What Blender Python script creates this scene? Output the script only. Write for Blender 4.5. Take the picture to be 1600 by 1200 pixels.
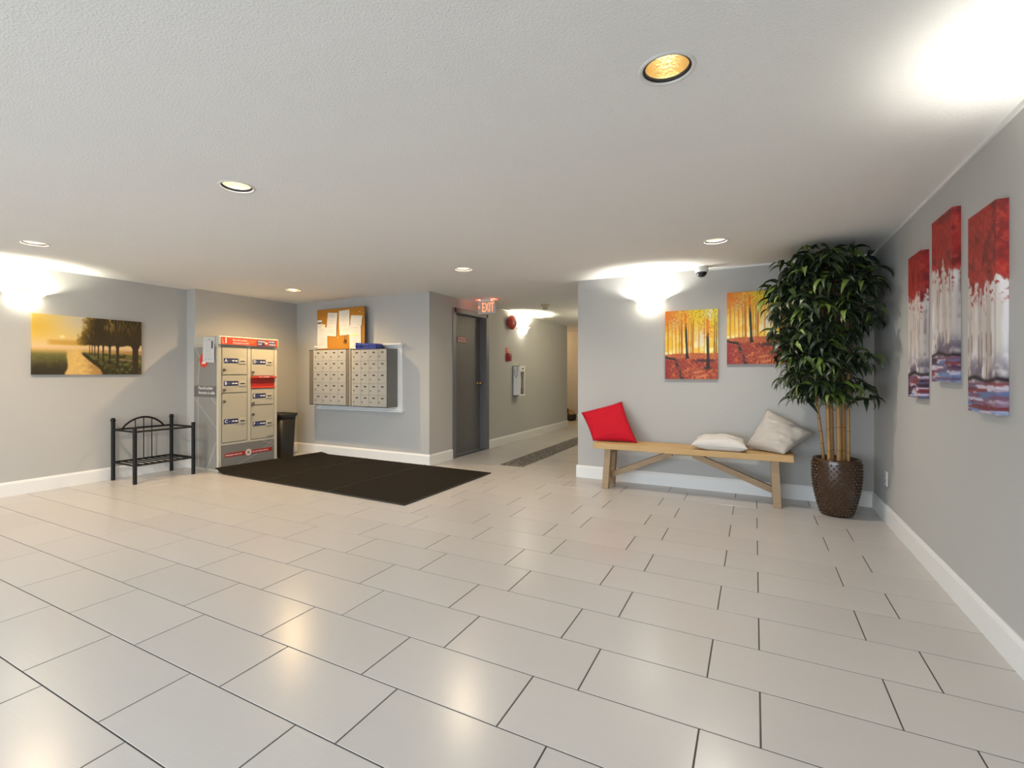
import bpy, bmesh, math, random
import numpy as np
from mathutils import Vector, Matrix, Euler

for o in list(bpy.data.objects): bpy.data.objects.remove(o, do_unlink=True)
SC = bpy.context.scene
COL = SC.collection
PI = math.pi
R = math.radians
random.seed(7)

# ------------------------------------------------------------------ camera, light, exposure
FPX, CXP, CYP, YAW, CAMH = 754.44, 782.68, 583.80, 0.4836, 1.17
cd = bpy.data.cameras.new('camera'); cam = bpy.data.objects.new('camera', cd); COL.objects.link(cam)
cam.location = (0, 0, CAMH); cam.rotation_euler = (PI/2, 0, YAW)
cd.sensor_width = 36.0; cd.lens = 36.0*FPX/1600.0
cd.shift_x = (800-CXP)/1600.0; cd.shift_y = (CYP-600)/1600.0
cd.clip_start = 0.02
SC.camera = cam
SC.view_settings.view_transform = 'Standard'; SC.view_settings.look = 'None'
SC.view_settings.gamma = 1.0; SC.view_settings.use_curve_mapping = False
SC.view_settings.exposure = 0.14
SC.cycles.max_bounces = 10; SC.cycles.diffuse_bounces = 6; SC.cycles.glossy_bounces = 4
SC.cycles.transparent_max_bounces = 12; SC.cycles.sample_clamp_indirect = 6.0
SC.cycles.caustics_reflective = False; SC.cycles.caustics_refractive = False

SKY = (0.80, 0.91, 1.0); SKY_POWER = 9.0
DOWN = [(100, (1, .75, .48)), (13, (1, .92, .82)), (30, (1, .92, .82)), (122, (1, .68, .33)), (66, (1, .80, .56)), (54, (1, .90, .77))]   # watts and colour of each recessed lamp
BOWL_E = 13.0
w = bpy.data.worlds.new('daylight'); SC.world = w; w.use_nodes = True
w.node_tree.nodes['Background'].inputs[0].default_value = (*SKY, 1)
w.node_tree.nodes['Background'].inputs[1].default_value = SKY_POWER

# room dimensions (metres); +Y runs along the right-hand wall, +X along the bench wall
XW, XL, XM, XBL, XR = -6.304, -6.127, -3.671, -1.7735, 0.925
YBACK, YJ, YM, YB, YE, YFAR = -2.3, 3.53, 5.0265, 5.257, 10.147, 11.75
H, HT = 2.222, 2.62
WT = 0.14
TX, TY, AX, AY, TOFF = 0.5964, 0.3028, -0.1618, 2.6219, 0.1795

def portal(x0, x1, z0, z1, y):
    l = bpy.data.lights.new('window_portal', 'AREA'); l.shape = 'RECTANGLE'; l.size = x1-x0; l.size_y = z1-z0
    l.cycles.is_portal = True
    o = bpy.data.objects.new('window_portal', l); COL.objects.link(o)
    o.location = ((x0+x1)/2, y, (z0+z1)/2); o.rotation_euler = (PI/2, 0, 0)   # looks along +Y into the room
    return o
WX0, WX1, WZ0, WZ1 = -5.6, 0.3, 0.06, 2.06
portal(WX0, WX1, WZ0, WZ1, YBACK-WT-0.01)

# ------------------------------------------------------------------ helpers
def s2l(c):
    return tuple(((x/12.92) if x <= .04045 else ((x+.055)/1.055)**2.4) for x in c)
def hexc(r, g, b): return s2l((r/255., g/255., b/255.))
MATS = {}
def mat(name, color, rough=.5, metal=0., spec=.5, noise=None, bump=None, emit=None, rand=0., streak=None, coat=0.):
    """noise=(scale, amount) colour mottling; bump=(scale, strength); streak=(sx,sy,sz,amount) stretched grain."""
    if name in MATS: return MATS[name]
    m = bpy.data.materials.new(name); m.use_nodes = True; MATS[name] = m
    nt = m.node_tree; b = nt.nodes['Principled BSDF']; L = nt.links
    b.inputs['Roughness'].default_value = rough; b.inputs['Metallic'].default_value = metal
    b.inputs['Specular IOR Level'].default_value = spec; b.inputs['Coat Weight'].default_value = coat
    col = nt.nodes.new('ShaderNodeRGB'); col.outputs[0].default_value = (*color, 1); out = col.outputs[0]
    tc = nt.nodes.new('ShaderNodeTexCoord')
    def mul(src, fac, lo, hi):
        mr = nt.nodes.new('ShaderNodeMapRange'); mr.inputs[3].default_value = lo; mr.inputs[4].default_value = hi
        L.new(fac, mr.inputs[0])
        mx = nt.nodes.new('ShaderNodeMix'); mx.data_type = 'RGBA'; mx.blend_type = 'MULTIPLY'; mx.inputs[0].default_value = 1
        L.new(src, mx.inputs[6]); cb = nt.nodes.new('ShaderNodeCombineColor')
        for i in range(3): L.new(mr.outputs[0], cb.inputs[i])
        L.new(cb.outputs[0], mx.inputs[7]); return mx.outputs[2]
    if noise:
        n = nt.nodes.new('ShaderNodeTexNoise'); n.inputs['Scale'].default_value = noise[0]; n.inputs['Detail'].default_value = 4
        L.new(tc.outputs['Object'], n.inputs['Vector']); out = mul(out, n.outputs[0], 1-noise[1], 1+noise[1])
    if streak:
        mp = nt.nodes.new('ShaderNodeMapping'); mp.inputs['Scale'].default_value = streak[:3]
        n = nt.nodes.new('ShaderNodeTexNoise'); n.inputs['Scale'].default_value = 1; n.inputs['Detail'].default_value = 5
        L.new(tc.outputs['Object'], mp.inputs[0]); L.new(mp.outputs[0], n.inputs['Vector'])
        out = mul(out, n.outputs[0], 1-streak[3], 1+streak[3])
    if rand:
        oi = nt.nodes.new('ShaderNodeObjectInfo'); out = mul(out, oi.outputs['Random'], 1-rand, 1+rand)
    L.new(out, b.inputs['Base Color'])
    if bump:
        n = nt.nodes.new('ShaderNodeTexNoise'); n.inputs['Scale'].default_value = bump[0]; n.inputs['Detail'].default_value = 3
        L.new(tc.outputs['Object'], n.inputs['Vector'])
        bn = nt.nodes.new('ShaderNodeBump'); bn.inputs['Strength'].default_value = bump[1]; bn.inputs['Distance'].default_value = .01
        L.new(n.outputs[0], bn.inputs['Height']); L.new(bn.outputs[0], b.inputs['Normal'])
    if emit:
        b.inputs['Emission Color'].default_value = (*emit[:3], 1); b.inputs['Emission Strength'].default_value = emit[3]
    return m
def mat_vcol(name, rough=.6):
    m = bpy.data.materials.new(name); m.use_nodes = True; nt = m.node_tree; b = nt.nodes['Principled BSDF']
    a = nt.nodes.new('ShaderNodeAttribute'); a.attribute_name = 'print'
    nt.links.new(a.outputs['Color'], b.inputs['Base Color']); b.inputs['Roughness'].default_value = rough
    b.inputs['Specular IOR Level'].default_value = .35
    n = nt.nodes.new('ShaderNodeTexNoise'); n.inputs['Scale'].default_value = 900
    tc = nt.nodes.new('ShaderNodeTexCoord'); nt.links.new(tc.outputs['Object'], n.inputs['Vector'])
    bn = nt.nodes.new('ShaderNodeBump'); bn.inputs['Strength'].default_value = .08
    nt.links.new(n.outputs[0], bn.inputs['Height']); nt.links.new(bn.outputs[0], b.inputs['Normal'])
    return m

def link(name, me, parent=None, loc=None, rot=None):
    o = bpy.data.objects.new(name, me); COL.objects.link(o)
    if parent: o.parent = parent
    if loc is not None: o.location = loc
    if rot is not None: o.rotation_euler = rot
    return o
class MB:
    def __init__(s): s.v = []; s.f = []; s.sm = []
    def add(s, vs, fs, smooth=False):
        k = len(s.v); s.v += [tuple(v) for v in vs]; s.f += [tuple(i+k for i in f) for f in fs]; s.sm += [smooth]*len(fs); return s
    def box(s, x0, x1, y0, y1, z0, z1, bev=0., M=None):
        if bev <= 0:
            vs = [(x, y, z) for z in (z0, z1) for y in (y0, y1) for x in (x0, x1)]
            fs = [(0,2,3,1), (4,5,7,6), (0,1,5,4), (2,6,7,3), (0,4,6,2), (1,3,7,5)]
        else:
            bm = bmesh.new(); bmesh.ops.create_cube(bm, size=1)
            for v in bm.verts: v.co = Vector(((x0+x1)/2+v.co.x*(x1-x0), (y0+y1)/2+v.co.y*(y1-y0), (z0+z1)/2+v.co.z*(z1-z0)))
            bmesh.ops.bevel(bm, geom=list(bm.edges), offset=bev, segments=2, affect='EDGES', profile=.5)
            bm.verts.index_update(); vs = [tuple(v.co) for v in bm.verts]; fs = [tuple(v.index for v in f.verts) for f in bm.faces]; bm.free()
        if M is not None: vs = [tuple(M @ Vector(v)) for v in vs]
        return s.add(vs, fs)
    def beam(s, a, b, w, h, up=(0, 0, 1), bev=0.):
        a = Vector(a); b = Vector(b); d = b-a; L = d.length; x = d.normalized(); u = Vector(up)
        y = u.cross(x).normalized(); z = x.cross(y)
        M = Matrix(((x.x, y.x, z.x, a.x), (x.y, y.y, z.y, a.y), (x.z, y.z, z.z, a.z), (0, 0, 0, 1)))
        return s.box(0, L, -w/2, w/2, -h/2, h/2, bev, M)
    def tube(s, pts, r, n=8, cap=True, radii=None):
        P = [Vector(p) for p in pts]; rings = []; prev = None
        for i, p in enumerate(P):
            d = (P[min(i+1, len(P)-1)]-P[max(i-1, 0)]).normalized()
            if prev is None:
                a = Vector((0, 0, 1)) if abs(d.z) < .9 else Vector((1, 0, 0)); u = d.cross(a).normalized()
            else: u = (prev-d*prev.dot(d)).normalized()
            prev = u; v = d.cross(u); rr = radii[i] if radii else r
            rings.append([p+u*rr*math.cos(2*PI*k/n)+v*rr*math.sin(2*PI*k/n) for k in range(n)])
        vs = [q for g in rings for q in g]; fs = []
        for i in range(len(P)-1):
            for k in range(n): fs.append((i*n+k, i*n+(k+1) % n, (i+1)*n+(k+1) % n, (i+1)*n+k))
        s.add(vs, fs, True)
        if cap: s.add(rings[0], [tuple(reversed(range(n)))]); s.add(rings[-1], [tuple(range(n))])
        return s
    def lathe(s, prof, c=(0, 0, 0), n=32, a0=0., a1=2*PI, smooth=True, capb=False, capt=False):
        full = abs(a1-a0-2*PI) < 1e-6; m = n if full else n+1; vs = []; fs = []
        for r, z in prof:
            for k in range(m):
                a = a0+(a1-a0)*k/n; vs.append((c[0]+r*math.cos(a), c[1]+r*math.sin(a), c[2]+z))
        for i in range(len(prof)-1):
            for k in range(n if not full else m):
                k2 = (k+1) % m if full else k+1
                fs.append((i*m+k, i*m+k2, (i+1)*m+k2, (i+1)*m+k))
        s.add(vs, fs, smooth)
        if capb: s.add(vs[:m], [tuple(reversed(range(m)))])
        if capt: s.add(vs[-m:], [tuple(range(m))])
        return s
    def disc(s, c, r, n=24, normal='z'):
        vs = []
        for k in range(n):
            a = 2*PI*k/n; p = (r*math.cos(a), r*math.sin(a))
            vs.append({'z': (c[0]+p[0], c[1]+p[1], c[2]), 'y': (c[0]+p[0], c[1], c[2]+p[1]), 'x': (c[0], c[1]+p[0], c[2]+p[1])}[normal])
        return s.add(vs, [tuple(range(n))])
    def mesh(s, name, m=None):
        me = bpy.data.meshes.new(name); me.from_pydata(s.v, [], s.f); 
        me.polygons.foreach_set('use_smooth', s.sm); me.update()
        if m: me.materials.append(m)
        return me
    def build(s, name, m=None, parent=None, loc=None, rot=None): return link(name, s.mesh(name, m), parent, loc, rot)

def tag(o, label, cat, group=None):
    o['label'] = label; o['category'] = cat
    if group: o['group'] = group
    return o
def thing(name, label, cat, loc=(0, 0, 0), rz=0., group=None):
    o = bpy.data.objects.new(name, None); COL.objects.link(o); o.empty_display_size = .05
    o.location = loc; o.rotation_euler = (0, 0, rz); return tag(o, label, cat, group)
def struct(o, label=None, cat=None):
    o['kind'] = 'structure'
    if label: o['label'] = label
    if cat: o['category'] = cat
    return o
def text(body, size, m, parent, loc, rot=(PI/2, 0, 0), align='LEFT', name='lettering', ext=.0006, sx=1., spacing=1., bold=0.):
    cu = bpy.data.curves.new(name, 'FONT'); cu.body = body; cu.size = size; cu.extrude = ext; cu.align_x = align; cu.align_y = 'CENTER'
    cu.resolution_u = 2; cu.space_line = spacing; cu.offset = bold
    t = bpy.data.objects.new('tmp', cu); COL.objects.link(t); bpy.context.view_layer.update()
    me = bpy.data.meshes.new_from_object(t.evaluated_get(bpy.context.evaluated_depsgraph_get()))
    bpy.data.objects.remove(t, do_unlink=True); bpy.data.curves.remove(cu)
    me.name = name; me.materials.clear(); me.materials.append(m)
    for v in me.vertices: v.co.x *= sx
    return link(name, me, parent, loc, rot)
def lamp(name, kind, loc, power, color, radius=.03, parent=None, **kw):
    l = bpy.data.lights.new(name, kind); l.energy = power; l.color = color; l.shadow_soft_size = radius
    for k, v in kw.items(): setattr(l, k, v)
    o = bpy.data.objects.new(name, l); COL.objects.link(o); o.location = loc
    if parent: o.parent = parent
    return o

# numpy value noise used for printed pictures and small irregularities
_rng = np.random.RandomState(11); _LAT = _rng.rand(256, 256)
def vnoise(x, y):
    x = np.asarray(x, float); y = np.asarray(y, float)
    xi = np.floor(x).astype(int); yi = np.floor(y).astype(int); fx = x-xi; fy = y-yi
    fx = fx*fx*(3-2*fx); fy = fy*fy*(3-2*fy)
    g = lambda a, b: _LAT[a % 256, b % 256]
    return (g(xi, yi)*(1-fx)+g(xi+1, yi)*fx)*(1-fy)+(g(xi, yi+1)*(1-fx)+g(xi+1, yi+1)*fx)*fy
def fbm(x, y, o=4):
    r = 0; a = .5; t = 0
    for i in range(o): r = r+a*vnoise(x*2**i+17*i, y*2**i+31*i); t += a; a *= .5
    return r/t
def sst(a, b, x): t = np.clip((x-a)/(b-a), 0, 1); return t*t*(3-2*t)
def mix(a, b, t):
    t = np.asarray(t)[..., None]; return np.asarray(a)*(1-t)+np.asarray(b)*t

# ------------------------------------------------------------------ shared materials
M_WALL = mat('wall_paint', (.47, .468, .455), .75, spec=.25, noise=(2.2, .02), bump=(260, .06))
M_CEIL = mat('ceiling_texture', (.85, .85, .845), .9, spec=.15, noise=(1.5, .015), bump=(130, .35))
M_BASE = mat('baseboard_paint', (.80, .80, .79), .45, noise=(4, .02))
M_GROUT = mat('grout', (.075, .068, .058), .9, noise=(30, .2))
M_TILE = mat('porcelain_tile', (.535, .513, .492), .25, spec=.45, noise=(3, .02), streak=(2.5, 160, 1, .035), rand=.025)
M_WHITE = mat('white_plastic', (.80, .80, .78), .4, noise=(20, .01))
M_BLACK = mat('black_metal', (.010, .010, .010), .55, spec=.25, noise=(12, .15))
M_PAPER = mat('paper', (.82, .81, .78), .8, noise=(14, .02))
M_INK = mat('printed_ink', (.12, .12, .13), .8, noise=(60, .2))
M_TXTW = mat('white_lettering', (.88, .86, .84), .6, noise=(40, .01))
# ------------------------------------------------------------------ setting: floor
def proj(P):
    d = (P[0], P[1], P[2]-CAMH); s, c = math.sin(YAW), math.cos(YAW)
    z = -s*d[0]+c*d[1]; x = c*d[0]+s*d[1]
    return (None if z < .15 else (CXP+FPX*x/z, CYP-FPX*d[2]/z))
fl_mb = MB().box(XW-.3, XR+.3, YBACK-.05, YFAR+.3, -.06, -.0015)
floor = struct(fl_mb.build('floor', M_GROUT), 'pale grey-white rectangular porcelain tile floor laid in running rows', 'floor')
STRIP = (-2.906, -2.57, 5.48, 10.75)
REG = [(XW, XR, YBACK, YM), (XM, XR, YM, YB), (XM, XBL, YB, YFAR), (XW, XM, YE, YFAR)]
def clip(r, q):
    x0, x1, y0, y1 = max(r[0], q[0]), min(r[1], q[1]), max(r[2], q[2]), min(r[3], q[3])
    return (x0, x1, y0, y1) if x1-x0 > .012 and y1-y0 > .012 else None
def minus(r, q):
    c = clip(r, q)
    if not c: return [r]
    out = []
    if c[0]-r[0] > .012: out.append((r[0], c[0], r[2], r[3]))
    if r[1]-c[1] > .012: out.append((c[1], r[1], r[2], r[3]))
    if c[2]-r[2] > .012: out.append((c[0], c[1], r[2], c[2]))
    if r[3]-c[3] > .012: out.append((c[0], c[1], c[3], r[3]))
    return out
tiles = []
G = .0025
for k in range(-18, 32):
    y0 = AY+k*TY
    for j in range(-13, 4):
        x0 = AX+(TOFF if k % 2 else 0)+j*TX
        t = (x0+G, x0+TX-G, y0+G, y0+TY-G)
        for q in REG:
            c = clip(t, q)
            if c: tiles += minus(c, (STRIP[0]-G, STRIP[1]+G, STRIP[2]-G, STRIP[3]+G))
def seen(t):
    P = [proj((x, y, 0)) for x, y in ((t[0], t[2]), (t[1], t[2]), (t[1], t[3]), (t[0], t[3]))]
    if any(p is None for p in P): return 0
    xs = [min(max(p[0], 0), 1600) for p in P]; ys = [min(max(p[1], 0), 1200) for p in P]
    a = 0
    for i in range(4): a += xs[i]*ys[(i+1) % 4]-xs[(i+1) % 4]*ys[i]
    cx, cy = (t[0]+t[1])/2, (t[2]+t[3])/2
    if cy > YB and cx > XM+(cy-YB)*0-1e9:   # far hallway: keep only what the bench wall leaves open
        p = proj((cx, cy, 0))
        if p[0] > 905: return 0
    if cy > YM and cx < XM and proj((cx, cy, 0))[0] < 886: return 0
    return abs(a)/2
def tile_mb(mb, w, d, cx=0, cy=0, dz=0):
    b = .0012; x0, x1, y0, y1 = cx-w/2, cx+w/2, cy-d/2, cy+d/2
    vs = [(x0, y0, -.006), (x1, y0, -.006), (x1, y1, -.006), (x0, y1, -.006), (x0, y0, -b+dz), (x1, y0, -b+dz), (x1, y1, -b+dz), (x0, y1, -b+dz),
          (x0+b, y0+b, dz), (x1-b, y0+b, dz), (x1-b, y1-b, dz), (x0+b, y1-b, dz)]
    fs = [(8, 9, 10, 11)]+[(i, (i+1) % 4, 4+(i+1) % 4, 4+i) for i in range(4)]+[(4+i, 4+(i+1) % 4, 8+(i+1) % 4, 8+i) for i in range(4)]
    return mb.add(vs, fs)
tiles.sort(key=seen, reverse=True)
cache = {}; rest = MB()
for i, t in enumerate(tiles):
    w_, d_ = round(t[1]-t[0], 3), round(t[3]-t[2], 3); cx, cy = (t[0]+t[1])/2, (t[2]+t[3])/2
    if i < 300 and seen(t) > 3:
        if (w_, d_) not in cache: cache[(w_, d_)] = tile_mb(MB(), w_, d_).mesh('tile', M_TILE)
        link('tile', cache[(w_, d_)], floor, (cx, cy, random.uniform(-.0003, .0)))
    else: tile_mb(rest, w_, d_, cx, cy)
o = rest.build('tile_field', M_TILE, floor); o['kind'] = 'stuff'
# pebble mosaic inlay
def mat_island(name, cols, rough=.5):
    m = bpy.data.materials.new(name); m.use_nodes = True; nt = m.node_tree; b = nt.nodes['Principled BSDF']
    g = nt.nodes.new('ShaderNodeNewGeometry'); cr = nt.nodes.new('ShaderNodeValToRGB'); cr.color_ramp.interpolation = 'CONSTANT'
    while len(cr.color_ramp.elements) < len(cols): cr.color_ramp.elements.new(.5)
    for i, c in enumerate(cols): cr.color_ramp.elements[i].position = i/len(cols); cr.color_ramp.elements[i].color = (*c, 1)
    nt.links.new(g.outputs['Random Per Island'], cr.inputs[0]); nt.links.new(cr.outputs[0], b.inputs['Base Color'])
    b.inputs['Roughness'].default_value = rough; return m
mos = MB(); rr = random.Random(3)
yy = STRIP[2]+.012
while yy < STRIP[3]-.01:
    xx = STRIP[0]+.012
    while xx < STRIP[1]-.008:
        a = rr.uniform(0, PI); r1 = rr.uniform(.0085, .0125); r2 = rr.uniform(.006, .010); cx, cy = xx+rr.uniform(-.003, .003), yy+rr.uniform(-.003, .003)
        ring = lambda k, z: [(cx+k*(r1*math.cos(q)*math.cos(a)-r2*math.sin(q)*math.sin(a)), cy+k*(r1*math.cos(q)*math.sin(a)+r2*math.sin(q)*math.cos(a)), z) for q in [2*PI*i/6 for i in range(6)]]
        mos.add(ring(1, -.005)+ring(.72, .0), [(6, 7, 8, 9, 10, 11)]+[(i, (i+1) % 6, 6+(i+1) % 6, 6+i) for i in range(6)])
        xx += .0225
    yy += .0195
o = mos.build('mosaic_strip', mat_island('mosaic_pebbles', [(.16, .14, .12), (.30, .26, .22), (.08, .07, .06), (.42, .38, .33), (.22, .19, .16), (.12, .09, .07)], .45), floor)
o['kind'] = 'stuff'; o['label'] = 'dark pebble mosaic inlay strip'
# ------------------------------------------------------------------ setting: walls, ceiling
def wall(name, label, *boxes, m=M_WALL):
    mb = MB()
    for b in boxes: mb.box(*b)
    return struct(mb.build(name, m), label, 'wall')
ZB = -.05
wall('wall_left', 'grey painted wall behind the willow canvas and metal rack', (XW-WT, XW, YBACK-WT, YJ, ZB, HT))
wall('wall_left_recess', 'grey painted wall behind the parcel locker', (XW-WT, XL, YJ, YM+WT, ZB, HT))
wall('wall_mailbox', 'grey painted wall carrying the mailboxes and cork board', (XL, XM, YM, YM+WT, ZB, HT))
DY0, DY1, DZ = 5.60, 6.53, 2.045        # door opening
wall('wall_hall_left', 'grey painted hallway wall with the metal door',
     (XM-WT, XM, YM+WT, DY0, ZB, HT), (XM-WT, XM, DY1, YE, ZB, HT), (XM-WT, XM, DY0, DY1, DZ, HT))
wall('wall_hall_return', 'grey painted wall of the side passage', (XW, XM-WT, YE-WT, YE, ZB, HT))
wall('wall_bench', 'grey painted wall behind the wooden bench', (XBL, XR+WT, YB, YB+WT, ZB, HT))
wall('wall_hall_right', 'grey painted far side of the hallway', (XBL, XBL+WT, YB+WT, YFAR, ZB, HT))
wall('wall_right', 'grey painted wall with three red tree canvases', (XR, XR+WT, YBACK-WT, YB, ZB, HT))
wall('wall_far', 'grey painted wall at the end of the hallway', (XW-WT, XBL+WT, YFAR, YFAR+WT, ZB, HT))
wall('wall_passage_end', 'grey painted end of the side passage', (XW-WT, XW, YE-WT, YFAR, ZB, HT))
wall('wall_back', 'grey painted entrance wall around the glazing', (XW, WX0, YBACK-WT, YBACK, ZB, HT), (WX1, XR, YBACK-WT, YBACK, ZB, HT), (WX0, WX1, YBACK-WT, YBACK, WZ1, HT), (WX0, WX1, YBACK-WT, YBACK, ZB, WZ0))
light_cover = struct(MB().box(XW-.3, XR+.3, YBACK-.3, YFAR+.3, HT, HT+.1).build('light_block_slab', mat('concrete', (.4, .4, .4), .9, noise=(4, .1))), 'unseen slab added above the ceiling to block outside light', 'slab')  # unseen cover added so no sky light leaks in from above
LIGHTS = [(-5.145, 1.700), (-2.582, 1.716), (-.268, 1.744), (-5.133, 4.158), (-2.595, 4.127), (-.274, 4.181)]
RO = .086                               # ceiling cut-out radius
def ceiling():
    mb = MB(); xs = [XW-.05]; ys = [YBACK-.05]
    for c in (-5.139, -2.588, -.271): xs += [c-.2, c+.2]
    for c in (1.72, 4.155): ys += [c-.2, c+.2]
    xs.append(XR+.05); ys.append(YFAR+.05); n = 32
    for i in range(len(xs)-1):
        for j in range(len(ys)-1):
            q = (xs[i], xs[i+1], ys[j], ys[j+1]); hole = [l for l in LIGHTS if q[0] < l[0] < q[1] and q[2] < l[1] < q[3]]
            if not (hole and i % 2 and j % 2):
                mb.add([(q[0], q[2], H), (q[1], q[2], H), (q[1], q[3], H), (q[0], q[3], H)], [(3, 2, 1, 0)]); continue
            cx, cy = hole[0]; inn = []; out = []
            for k in range(n):
                a = 2*PI*(k+.5)/n; inn.append((cx+RO*math.cos(a), cy+RO*math.sin(a), H))
                dx, dy = math.cos(a), math.sin(a)
                t = min(((q[1]-cx)/dx if dx > 0 else (q[0]-cx)/dx), ((q[3]-cy)/dy if dy > 0 else (q[2]-cy)/dy))
                out.append([cx+dx*t, cy+dy*t, H])
            corners = [(q[0], q[2], H), (q[1], q[2], H), (q[1], q[3], H), (q[0], q[3], H)]
            for k in range(n): mb.add([inn[k], inn[(k+1) % n], out[(k+1) % n], out[k]], [(0, 1, 2, 3)])
            for c in corners:
                ks = sorted(range(n), key=lambda k: (out[k][0]-c[0])**2+(out[k][1]-c[1])**2)
                e0 = [k for k in ks if abs(out[k][0]-c[0]) < 1e-6][:1]; e1 = [k for k in ks if abs(out[k][1]-c[1]) < 1e-6][:1]
                mb.add([c, out[e0[0]], out[e1[0]]], [(0, 1, 2)])
    return mb.build('ceiling', M_CEIL)
struct(ceiling(), 'white textured ceiling with recessed lights', 'ceiling')
# baseboards: profile extruded along straight runs
BH, BT = .136, .016
def baseboard(name, runs):
    mb = MB()
    for (ax, ay, bx, by, nx, ny) in runs:           # from a to b, n = direction into the room
        prof = [(0, 0), (BT, 0), (BT, BH-.022), (BT*.55, BH-.006), (BT*.35, BH), (0, BH)]
        vs = [(px+nx*t, py+ny*t, z) for (px, py) in ((ax, ay), (bx, by)) for t, z in prof]; n = len(prof)
        mb.add(vs, [(i, (i+1) % n, n+(i+1) % n, n+i) for i in range(n)]+[tuple(range(n)), tuple(range(2*n-1, n-1, -1))])
    return struct(mb.build(name, M_BASE), 'white painted baseboard', 'baseboard')
baseboard('baseboard_left', [(XW, YBACK, XW, YJ, 1, 0), (XW, YJ, XL, YJ, 0, -1), (XL, YJ, XL, YM, 1, 0)])
baseboard('baseboard_mailbox', [(XL, YM, XM+BT, YM, 0, -1)])
baseboard('baseboard_hall', [(XM, YM, XM, 5.548, 1, 0), (XM, 6.583, XM, YE, 1, 0), (XW, YE, XM+BT, YE, 0, 1)])
baseboard('baseboard_bench', [(XBL-BT, YB, XR, YB, 0, -1), (XBL, YB, XBL, YFAR, -1, 0)])
baseboard('baseboard_right', [(XR, YBACK, XR, YB, -1, 0)])
baseboard('baseboard_far', [(XW, YFAR, XBL, YFAR, 0, -1)])
M_TRIM = mat('ceiling_trim_paint', (.78, .78, .77), .5, noise=(6, .02))
struct(MB().box(XR-.012, XR, YBACK, YB, H-.020, H).build('trim_1', M_TRIM), 'thin white ceiling trim above the red canvases', 'trim')
struct(MB().box(-.41, XR-.012, YB-.012, YB, H-.018, H).build('trim_2', M_TRIM), 'thin white ceiling trim above the forest canvases', 'trim')
# entrance glazing behind the viewpoint, with paving outside
glz = bpy.data.materials.new('window_glass'); glz.use_nodes = True; nt = glz.node_tree
nt.nodes.remove(nt.nodes['Principled BSDF']); tr = nt.nodes.new('ShaderNodeBsdfTransparent'); gl = nt.nodes.new('ShaderNodeBsdfGlossy'); gl.inputs['Roughness'].default_value = .02
ms = nt.nodes.new('ShaderNodeMixShader'); ms.inputs[0].default_value = .07
nt.links.new(tr.outputs[0], ms.inputs[1]); nt.links.new(gl.outputs[0], ms.inputs[2]); nt.links.new(ms.outputs[0], nt.nodes['Material Output'].inputs[0])
M_ALU = mat('aluminium', (.45, .45, .46), .4, metal=.8, noise=(10, .05))
win = MB(); nP = 5; PWd = (WX1-WX0)/nP; yc = YBACK-WT/2
for i in range(nP+1):
    x = WX0+i*PWd; win.box(max(x-.025, WX0), min(x+.025, WX1), yc-.03, yc+.03, WZ0, WZ1)
win.box(WX0, WX1, yc-.03, yc+.03, WZ0, WZ0+.05); win.box(WX0, WX1, yc-.03, yc+.03, WZ1-.05, WZ1)
win = struct(win.build('window_1', M_ALU), 'aluminium framed entrance glazing', 'window')
for i in range(nP): MB().box(WX0+i*PWd+.02, WX0+(i+1)*PWd-.02, yc-.004, yc+.004, WZ0+.04, WZ1-.04).build('pane', glz, win)
struct(MB().box(-14, 8, -14, YBACK-WT, -.2, -.02).build('ground', mat('paving', (.32, .31, .30), .9, noise=(3, .15))), 'concrete paving outside the entrance', 'ground')
# ------------------------------------------------------------------ door in the hallway
M_DOOR = mat('door_grey_paint', (.135, .132, .135), .5, noise=(5, .04))
M_FRAME = mat('door_frame_paint', (.145, .145, .158), .45, noise=(5, .04))
M_BRASS = mat('brass', (.55, .38, .12), .25, metal=1., noise=(20, .05))
door = struct(thing('door_1', 'dark grey metal door with brass knob in the hallway', 'door', (XM, DY0, 0)))
fm = MB(); xo, xi = XM+.012, XM-WT-.005
for y0, y1 in ((5.555, 5.64), (6.49, 6.575)): fm.box(xi, xo, y0, y1, 0, 2.085, .004)
fm.box(xi, xo, 5.60, 6.53, 2.02, 2.085, .004)
# door stop
fm.box(xi+.0, xi+.012, 5.64, 5.655, 0, 2.02); 
o = fm.build('frame', M_FRAME, door); o.location = -Vector((XM, DY0, 0))
o = MB().box(XM-.150, XM-.108, 5.642, 6.488, .008, 2.017, .002).build('slab', M_DOOR, door); o.location = -Vector((XM, DY0, 0))
kb = MB().lathe([(.0, .066), (.018, .064), (.027, .052), (.027, .042), (.016, .030), (.011, .026), (.011, .008), (.030, .006), (.030, .0)], n=20)
o = kb.build('knob', M_BRASS, door, (-.108, 6.425-DY0, 1.02), (0, PI/2, 0))
M_RED = mat('sign_red', (.30, .014, .012), .5, noise=(30, .05))
sgn = MB().box(-.125, .125, -.002, .0, -.042, .042).build('warning_plate', M_RED, door, (-.1055, 5.965-DY0, 1.665), (0, 0, PI/2)); sgn['label'] = 'small red warning plate'
text('NO SMOKING', .034, M_TXTW, sgn, (0, -.0022, .018), align='CENTER', bold=.0006)
text('KEEP DOOR CLOSED', .031, M_TXTW, sgn, (0, -.0022, -.02), align='CENTER', sx=.78, bold=.0006)
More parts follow.
